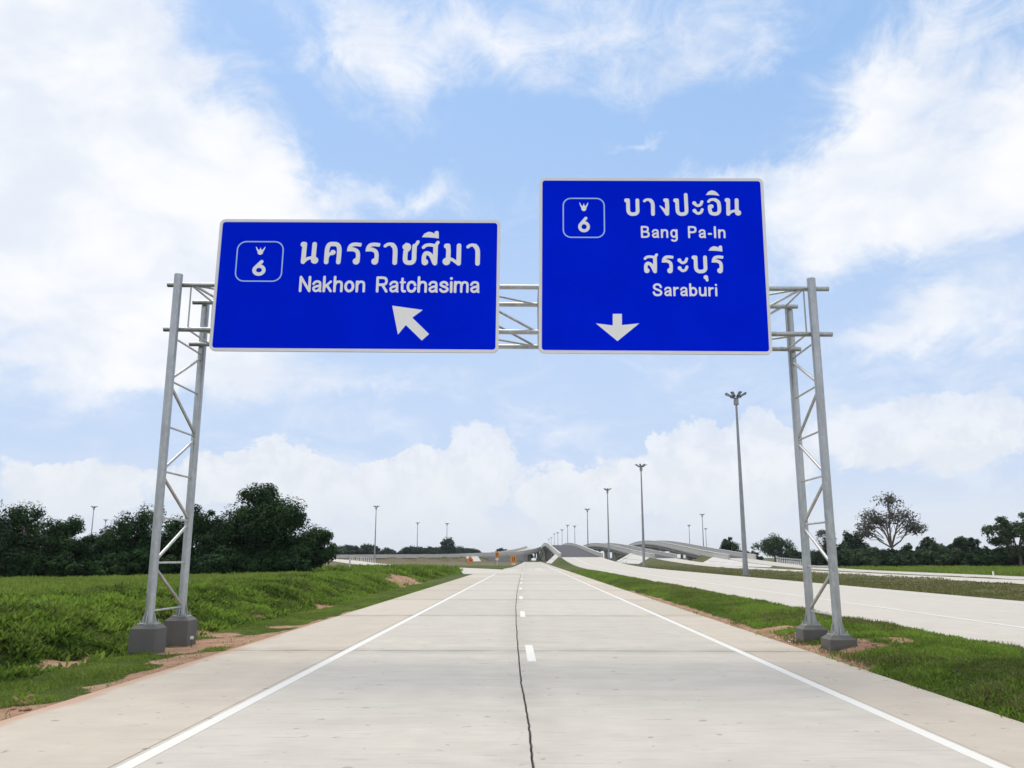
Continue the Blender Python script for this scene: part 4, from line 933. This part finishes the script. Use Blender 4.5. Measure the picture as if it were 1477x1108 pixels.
# ------------------------------------------------------------------ trees
def leaves(centers, radii, per, size, rng, flat=.6):
    n = len(centers) * per; C = np.repeat(np.asarray(centers), per, 0); r = np.repeat(np.asarray(radii), per, 0)
    d = rng.normal(size=(n, 3)); d /= np.linalg.norm(d, axis=1)[:, None]; P = C + d * r * (rng.random((n, 1)) ** .45) * np.array([1, 1, .8])
    nrm = d * 1.1 + rng.normal(size=(n, 3)) * .45 + np.array([0, 0, flat]); nrm /= np.linalg.norm(nrm, axis=1)[:, None]
    a = np.cross(nrm, rng.normal(size=(n, 3))); a /= np.linalg.norm(a, axis=1)[:, None]; b_ = np.cross(nrm, a); s = size * (.6 + .8 * rng.random((n, 1)))
    V = np.stack([P - a * s, P + b_ * s * .45 + nrm * s * .12, P + a * s, P - b_ * s * .45 + nrm * s * .12], 1).reshape(-1, 3)
    F = np.arange(n * 4).reshape(-1, 4); t = np.repeat(np.clip(rng.random(n) * .8 + .1 + .7 * (rng.random(len(centers)).repeat(per) - .5), 0, 1), 4); return V, F, t
def make_tree(name, H, W, style, leaf, mat, seed, lobes=None, per=170, trunk=.12, clear=.0):
    """returns (trunk mesh, crown mesh): crown as clumps of leaves spread over limbs"""
    rng = np.random.default_rng(seed); b = MB(); cs = []; rs = []
    lobes = lobes or [(0, 0, .62, .5, .38)]
    tt = max(.3, clear + .2) * H; b.path([(0, 0, -.3), (.02 * H, 0, tt * .5), (0, .01 * H, tt)], [trunk, trunk * .8, trunk * .6])
    for (lx, ly, lz, lw, lh) in lobes:
        n = int(26 * lw / .5 * (1 if style != 'sparse' else .8)) + 4
        for k in range(n):
            d = rng.normal(size=3); d /= np.linalg.norm(d); u = rng.random() ** (.35 if style == 'dense' else .5)
            c = np.array([lx * W + d[0] * u * lw * W, ly * W + d[1] * u * lw * W, lz * H + d[2] * u * lh * H])
            if c[2] < clear * H + .15: c[2] = clear * H + .15 + rng.random() * .2
            cs.append(c); rs.append([(.16 if style == 'dense' else .12) * (W + H) * .5 * (.6 + .7 * rng.random())])
        m = np.array([lx * W * .7, ly * W * .7, lz * H]); st = np.array([0, .01 * H, tt * .9])
        b.path([tuple(st), tuple((st + m) / 2 + rng.normal(size=3) * .03 * H), tuple(m)], [trunk * .55, trunk * .4, trunk * .22], 6)
        for c in cs[-n:][:: (2 if style == 'dense' else 1)]:
            f = m + (st - m) * rng.random() * .6; b.path([tuple(f), tuple((f + c) / 2 + rng.normal(size=3) * .02 * H), tuple(c)], [trunk * .22, trunk * .14, trunk * .05], 5)
    V, F, t = leaves(cs, rs, per, leaf, rng); me = grid_mesh(name + '_crown', V, F, mat); setattr_f(me, 'tint', t)
    return b.mesh(name + '_trunk', M_BARK), me
def place(name, meshes, loc, rz, sc, label, cat='tree', group=None):
    root = empty(name, loc, label, cat, group); root.rotation_euler.z = rz; root.scale = (sc if isinstance(sc, tuple) else (sc, sc, sc))
    link('trunk' if cat == 'tree' else 'stem', meshes[0], root); link('crown' if cat == 'tree' else 'foliage', meshes[1], root); return root
def gz1(x, y): return float(ground_z(np.array([float(x)]), np.array([float(y)]))[0])
def put_tree(name, meshes, u, Y, label, rz=0.0, sc=1.0, cat='tree', group=None, dz=0.0):
    x = (u - 760) / 1200 * Y * .98; place(name, meshes, (x, Y, gz1(x, Y) - .05 + dz), rz, sc, label, cat, group)
DL = [(-.28, 0, .42, .34, .26), (.30, .05, .40, .32, .26), (0, 0, .70, .30, .27), (.10, .1, .22, .42, .18), (-.2, .1, .2, .4, .16)]
put_tree('leafy_tree', make_tree('big', 7.0, 7.4, 'dense', .125, M_LEAF, 21, [(-.20, 0, .45, .30, .30), (.22, 0, .52, .27, .26), (.02, 0, .80, .20, .17), (0, .1, .2, .42, .2), (.34, 0, .3, .2, .25), (-.36, 0, .35, .2, .25), (.26, -.1, .62, .20, .18), (0, -.15, .5, .3, .25)], 300, .22), 368, 66, 'largest dense dark tree in the left thicket, with round domed top')
put_tree('leafy_tree', make_tree('rt', 4.4, 3.6, 'dense', .115, M_LEAF, 22, [(0, 0, .55, .42, .38), (.2, 0, .4, .36, .3), (-.2, 0, .35, .4, .3)], 230, .14), 447, 70, 'rounded dark tree at the right end of the left thicket')
put_tree('leafy_tree', make_tree('tw', 6.0, 4.2, 'sparse', .105, M_LEAF, 23, [(0, 0, .72, .38, .26), (.1, 0, .42, .45, .3)], 180, .12), 292, 67, 'twiggy open topped dark tree just left of the domed tree')
put_tree('leafy_tree', make_tree('th', 6.6, 3.6, 'sparse', .12, M_LEAFM, 24, [(0, 0, .80, .36, .18), (0, 0, .35, .4, .3)], 60, .10), 216, 74, 'thin sparse tree showing sky, behind the left gantry post')
put_tree('leafy_tree', make_tree('l1', 5.8, 5.2, 'dense', .115, M_LEAF, 25, DL, 200, .15), 28, 64, 'leafy dark tree at the far left edge of the picture')
put_tree('leafy_tree', make_tree('l2', 4.9, 4.4, 'sparse', .11, M_LEAF, 26, DL, 230, .13), 86, 66, 'pointed dark tree, second from the left picture edge')
put_tree('leafy_tree', make_tree('l3', 4.6, 5.0, 'sparse', .11, M_LEAF2, 27, DL, 230, .13), 150, 68, 'low dark tree below the far left masts')
put_tree('leafy_tree', make_tree('l4', 5.2, 4.8, 'dense', .115, M_LEAF, 28, DL, 190, .13), 190, 66, 'dark tree directly left of the left gantry post')
put_tree('leafy_tree', make_tree('l5', 5.2, 4.6, 'dense', .115, M_LEAF, 29, DL, 190, .13), 258, 68, 'dark tree seen through the left gantry tower')
put_tree('leafy_tree', make_tree('l6', 5.6, 5.2, 'dense', .115, M_LEAF2, 30, DL, 190, .13), -40, 62, 'dark tree cut by the left edge of the picture')
bsh = [make_tree('b%d' % k, 2.6, 3.6, 'dense', .14, M_LEAF, 40 + k, [(0, 0, .42, .45, .36), (.3, 0, .3, .3, .26), (-.3, 0, .3, .3, .26)], 130, .06) for k in range(3)]
for i, u in enumerate((-10, 40, 75, 118, 160, 205, 245, 285, 325, 350, 395, 420)):
    put_tree('undergrowth_bush', bsh[i % 3], u, 62.5 + (i % 4) * .8, 'low dark bush filling the foot of the left thicket', i * 1.3, .8 + .1 * (i % 3), 'bush', 'bushes under the left thicket')
# right-hand trees
put_tree('tall_tree', make_tree('tall', 13.0, 11.5, 'sparse', .25, M_LEAFG, 51, [(-.24, 0, .66, .17, .13), (.02, 0, .88, .17, .08), (.24, .05, .70, .18, .08), (-.04, .1, .64, .18, .12), (.42, 0, .52, .12, .04), (-.38, 0, .46, .09, .05), (.30, 0, .57, .13, .04), (-.30, .1, .56, .12, .06)], 40, .30, .05), 1283, 150, 'tall spreading tree with thin greyish leaves and bare limbs on the right')
put_tree('leafy_tree', make_tree('re', 9.5, 9, 'sparse', .30, M_LEAFM, 52, [(-.2, 0, .66, .36, .22), (.2, 0, .7, .36, .24), (0, 0, .35, .5, .28)], 80, .3), 1462, 140, 'tall pale topped tree at the right edge of the picture')
put_tree('leafy_tree', make_tree('rd', 5.6, 5.6, 'sparse', .26, M_LEAF2, 53, [(0, 0, .7, .45, .22), (0, 0, .38, .42, .3)], 90, .2), 1388, 148, 'open dark tree right of the tall spreading tree')
put_tree('leafy_tree', make_tree('dk', 8.0, 5.6, 'dense', .30, M_LEAF, 54, [(0, 0, .6, .42, .36), (0, .1, .3, .4, .28)], 90, .25), 1051, 250, 'compact dark tree just left of the nearest mast pole')
put_tree('leafy_tree', make_tree('rg', 8.2, 11, 'dense', .32, M_LEAFM, 55, [(-.2, 0, .6, .34, .3), (.2, 0, .55, .36, .3), (0, 0, .75, .3, .2)], 90, .3), 1115, 255, 'rounded green tree between the nearest mast and the right gantry tower')
put_tree('leafy_tree', make_tree('rp', 7.4, 5, 'sparse', .26, M_LEAFG, 56, [(0, 0, .7, .42, .26), (0, 0, .4, .4, .25)], 36, .2, .15), 1188, 165, 'pale sparse tree seen through the right gantry tower')
put_tree('leafy_tree', make_tree('rq', 6.4, 6.4, 'dense', .28, M_LEAF2, 57, DL, 70, .2), 1226, 158, 'bushy dark tree between the right gantry post and the tall spreading tree')
put_tree('leafy_tree', make_tree('rr', 5.6, 5, 'sparse', .26, M_LEAFM, 58, DL, 40, .18), 1335, 152, 'slim mid green tree just right of the tall spreading tree')
rb = [make_tree('rb%d' % k, 4.2, 6.5, ('dense' if k % 2 else 'sparse'), .26, (M_LEAF2, M_LEAFM, M_LEAF2, M_LEAF, M_LEAFM)[k], 60 + k, [(0, 0, .42, .45, .4), (.3, 0, .34, .32, .3), (-.3, 0, .34, .32, .3)], 95, .1) for k in range(5)]
for i in range(17):
    u = 1195 + i * 19.5 + random.uniform(-5, 5); Y = 141 + (i * 7) % 11
    put_tree('hedge_bush', rb[(i * 3) % 5], u, Y, 'dark rounded bush in the hedge across the right field', i * .9, (1, 1, .85 + .3 * random.random()), 'bush', 'hedge across the right field')
for i, u in enumerate((1068, 1082, 1138, 1150, 1166, 1175, 1210)):
    put_tree('hedge_bush', rb[(i + 1) % 4], u, 262 + (i % 3) * 4, 'low green bush behind the rightmost overpass', i * 1.7, 1.15, 'bush', 'bushes behind the rightmost overpass')
# the distant line of trees
fv = [make_tree('f%d' % k, 11, 11, 'dense', .75, M_LEAFF, 70 + k, [(-.2, 0, .5, .36, .36), (.2, 0, .5, .36, .34), (0, 0, .72, .28, .22)], 38, .35) for k in range(4)]
rf = random.Random(5)
for i in range(70):
    u = 470 + i * 4.3 + rf.uniform(-3, 3); Y = 420 + rf.uniform(-20, 110); s_ = rf.uniform(.40, .78) * (1 if u < 690 else .62); s_ = (s_ * 1.25, s_ * 1.25, s_)
    put_tree('distant_tree', fv[i % 4], u, Y, 'dark distant tree in the tree line behind the left flyover', rf.uniform(0, 6), s_, 'tree', 'tree line behind the left flyover')
put_tree('distant_tree', fv[1], 646, 420, 'distant tree standing taller above the tree line left of the road', 1.0, (.85, .85, 1.02))
put_tree('distant_tree', fv[2], 508, 410, 'broad dark distant tree right of the left thicket', 1.0, (.95, .95, .72))
put_tree('distant_tree', fv[3], 724, 450, 'distant dark tree rising over the flyover parapet near the road', 2.0, (.8, .8, .66))
for i in range(26):
    u = rf.choice([rf.uniform(1180, 1477), rf.uniform(915, 1060), rf.uniform(0, 200)]); Y = rf.uniform(640, 900)
    put_tree('distant_tree', fv[i % 4], u, Y, 'faint far tree on the horizon', rf.uniform(0, 6), rf.uniform(.8, 1.2), 'tree', 'far trees on the horizon')

# ------------------------------------------------------------------ grass and weeds
def blades(name, x, y, z, h, w, lean, mat, label, broad=0.0):
    n = len(x); rng = RNG; a = rng.random(n) * 2 * np.pi; l = lean * (.3 + rng.random(n)); cl = sm(fbm(x * 1.9 + 3, y * 1.9, 3), .25, .72); hh = h * (.4 + .6 * rng.random(n)) * (.45 + 1.25 * cl); ww = w * (.6 + .8 * rng.random(n))
    P = np.stack([x, y, z], 1); d = np.stack([np.cos(a), np.sin(a), np.zeros(n)], 1); s = np.stack([-np.sin(a), np.cos(a), np.zeros(n)], 1); up = np.array([0, 0, 1.0])
    tip = P + d * (l * hh)[:, None] + up * (hh * np.sqrt(np.clip(1 - l ** 2 * .6, .15, 1)))[:, None]; mid = P * .45 + tip * .55 + up * (hh * .10)[:, None]
    V = np.stack([P - up * .01, mid - s * ww[:, None], tip, mid + s * ww[:, None]], 1).reshape(-1, 3); F = np.arange(4 * n).reshape(-1, 4)
    me = grid_mesh(name, V, F, mat); patch = fbm(x * .7, y * .7, 4); setattr_f(me, 'tint', np.repeat(np.clip(rng.random(n) * .7 + (patch - .5) * 1.5 + (cl - .5) * .5 + .15, 0, 1), 4))
    o = link(name, me); tag(o, label, kind='stuff'); return o
def scatter(x0, x1, y0, y1, n, keep):
    x = RNG.uniform(x0, x1, n); y = RNG.uniform(y0, y1, n); k = RNG.random(n) < keep(x, y); x, y = x[k], y[k]; return x, y, ground_z(x, y)
soilk = lambda x, y: 1 - sm(soil_mask(x, y) + (fbm(x * 4, y * 4, 2) - .5) * .5, .30, .5) * .97
def infront(x, y): return np.abs(x + .018 * y) < y * .72 + 5.5
def dens(y, y0): return np.clip((y0 / np.maximum(y, y0)) ** 1.3, 0, 1)
x, y, z = scatter(-8.6, XL + .03, 2, 60, 165000, lambda x, y: soilk(x, y) * infront(x, y) * dens(y, 16)); blades('verge_grass', x, y, z, .055, .008, .9, M_GRASS, 'short grass on the left verge')
x, y, z = scatter(-13, -7.2, 3, 110, 440000, lambda x, y: soilk(x, y) * infront(x, y) * dens(y, 17) * sm(XL - x, 1.6, 2.6)); blades('bank_weeds', x, y, z, .17, .030, .85, M_WEED, 'leafy weeds covering the left bank')
x, y, z = scatter(-45, -11.5, 15, 66, 260000, lambda x, y: infront(x, y) * dens(y, 26) ** .7); blades('field_grass', x, y, z, .17, .02, .55, M_GRASS, 'bright grass on the flat field before the thicket')
x, y, z = scatter(XR - .04, R1L + .05, 2, 110, 445000, lambda x, y: soilk(x, y) * infront(x, y) * dens(y, 17)); blades('median_grass', x, y, z, .085, .011, .85, M_GRASS, 'grass on the strip between the two carriageways')
x, y, z = scatter(R1R + .1, 32.9, 32, 210, 90000, lambda x, y: infront(x, y) * dens(y, 60)); blades('dry_strip_grass', x, y, z, .13, .03, .8, M_DRY, 'drier grass beyond the wide right carriageway')
x, y, z = scatter(47.5, 110, 60, 150, 120000, lambda x, y: infront(x, y) * soilk(x, y) * (ground_z(x, y) < .8)); blades('right_field_grass', x, y, z, .40, .04, .6, M_GRASS, 'tall grass in the right field')
x, y, z = scatter(-44, -8.6, 70, 116, 60000, lambda x, y: infront(x, y) * sm(fbm(x * .2, y * .2, 3), .30, .5) * (XL - x > 2.6)); blades('tall_weeds', x, y, z,   .42, .05, .5, M_WEED, 'taller dark weeds before the exit ramp')

x, y, z = scatter(-13, XL - 2.3, 9, 60, 60000, lambda x, y: infront(x, y) * dens(y, 17) * sm(fbm(x * .8, y * .5, 3), .42, .62)); blades('bank_dry_stalks', x, y, z, .20, .009, .7, M_DRY, 'dry stalks among the bank weeds')
x, y, z = scatter(XR + .1, R1L, 8, 60, 160000, lambda x, y: infront(x, y) * dens(y, 17) * sm(fbm(x * .9 + 20, y * .5, 3), .40, .62)); blades('median_dry_stalks', x, y, z, .11, .008, .8, M_DRY, 'dry stalks among the strip grass')
# ------------------------------------------------------------------ loose soil and crumbs
def clod_mesh(seed, mat):
    rng = np.random.default_rng(seed); b = MB(); n = 7; rings = [(-.5, .5), (-.15, 1.0), (.3, .85), (.62, .35)]; P = []
    for z_, r_ in rings: P.append([(r_ * math.cos(2 * math.pi * k / n) * (.75 + .5 * rng.random()), r_ * math.sin(2 * math.pi * k / n) * (.75 + .5 * rng.random()), z_ * (.8 + .4 * rng.random())) for k in range(n)])
    for i in range(3):
        for k in range(n): b.face([P[i][k], P[i][(k + 1) % n], P[i + 1][(k + 1) % n], P[i + 1][k]])
    b.face(P[3]); b.face(P[0][::-1]); return b.mesh('soil_clod', mat)
cm = [clod_mesh(k, M_SOILCLOD) for k in range(4)]; pm = [clod_mesh(9 + k, M_PALECLOD) for k in range(2)]
def clod(x, y, s, mesh, label, group):
    o = link('soil_clod' if mesh in cm else 'cement_crumb', mesh); o.location = (x, y, max(gz1(x, y), -.03) + s * .25); o.scale = (s, s * random.uniform(.7, 1.2), s * .7); o.rotation_euler.z = random.uniform(0, 6); tag(o, label, 'soil clod' if mesh in cm else 'rubble', group)
for i in range(22):
    u, v = random.uniform(14, 52), random.uniform(1004, 1024); d = ray(u, v); t_ = -EYE / d[2]; clod(d[0] * t_ - .02, d[1] * t_ + .1, random.uniform(.02, .06), cm[i % 4], 'dark soil clod at the pavement edge, lower left', 'soil clods at the lower left edge')
for i in range(30): clod(random.uniform(5.45, 6.6), random.uniform(15.6, 21), random.uniform(.02, .05), cm[i % 4], 'reddish soil clod around the right gantry pedestals', 'soil clods by the right pedestals')
for i in range(16): clod(random.uniform(5.45, 6.0), random.uniform(18.2, 19.3), random.uniform(.02, .05), pm[i % 2], 'pale cement crumb beside the right rear pedestal', 'cement crumbs by the right pedestals')

# ------------------------------------------------------------------ the hazy air
b = MB(); b.box((0, 1850, 29), (8300, 4500, 62)); hz = b.build('haze', bpy.data.materials.new('haze_air')); tag(hz, 'thin pale haze in the air', kind='stuff')
hm = hz.data.materials[0]; hm.use_nodes = True; hm.node_tree.nodes.clear(); pv = hm.node_tree.nodes.new('ShaderNodeVolumePrincipled'); ho = hm.node_tree.nodes.new('ShaderNodeOutputMaterial')
pv.inputs['Color'].default_value = (.86, .91, 1.0, 1); pv.inputs['Density'].default_value = .00010; pv.inputs['Anisotropy'].default_value = .2; hm.node_tree.links.new(pv.outputs[0], ho.inputs['Volume'])
SC.cycles.volume_bounces = 0
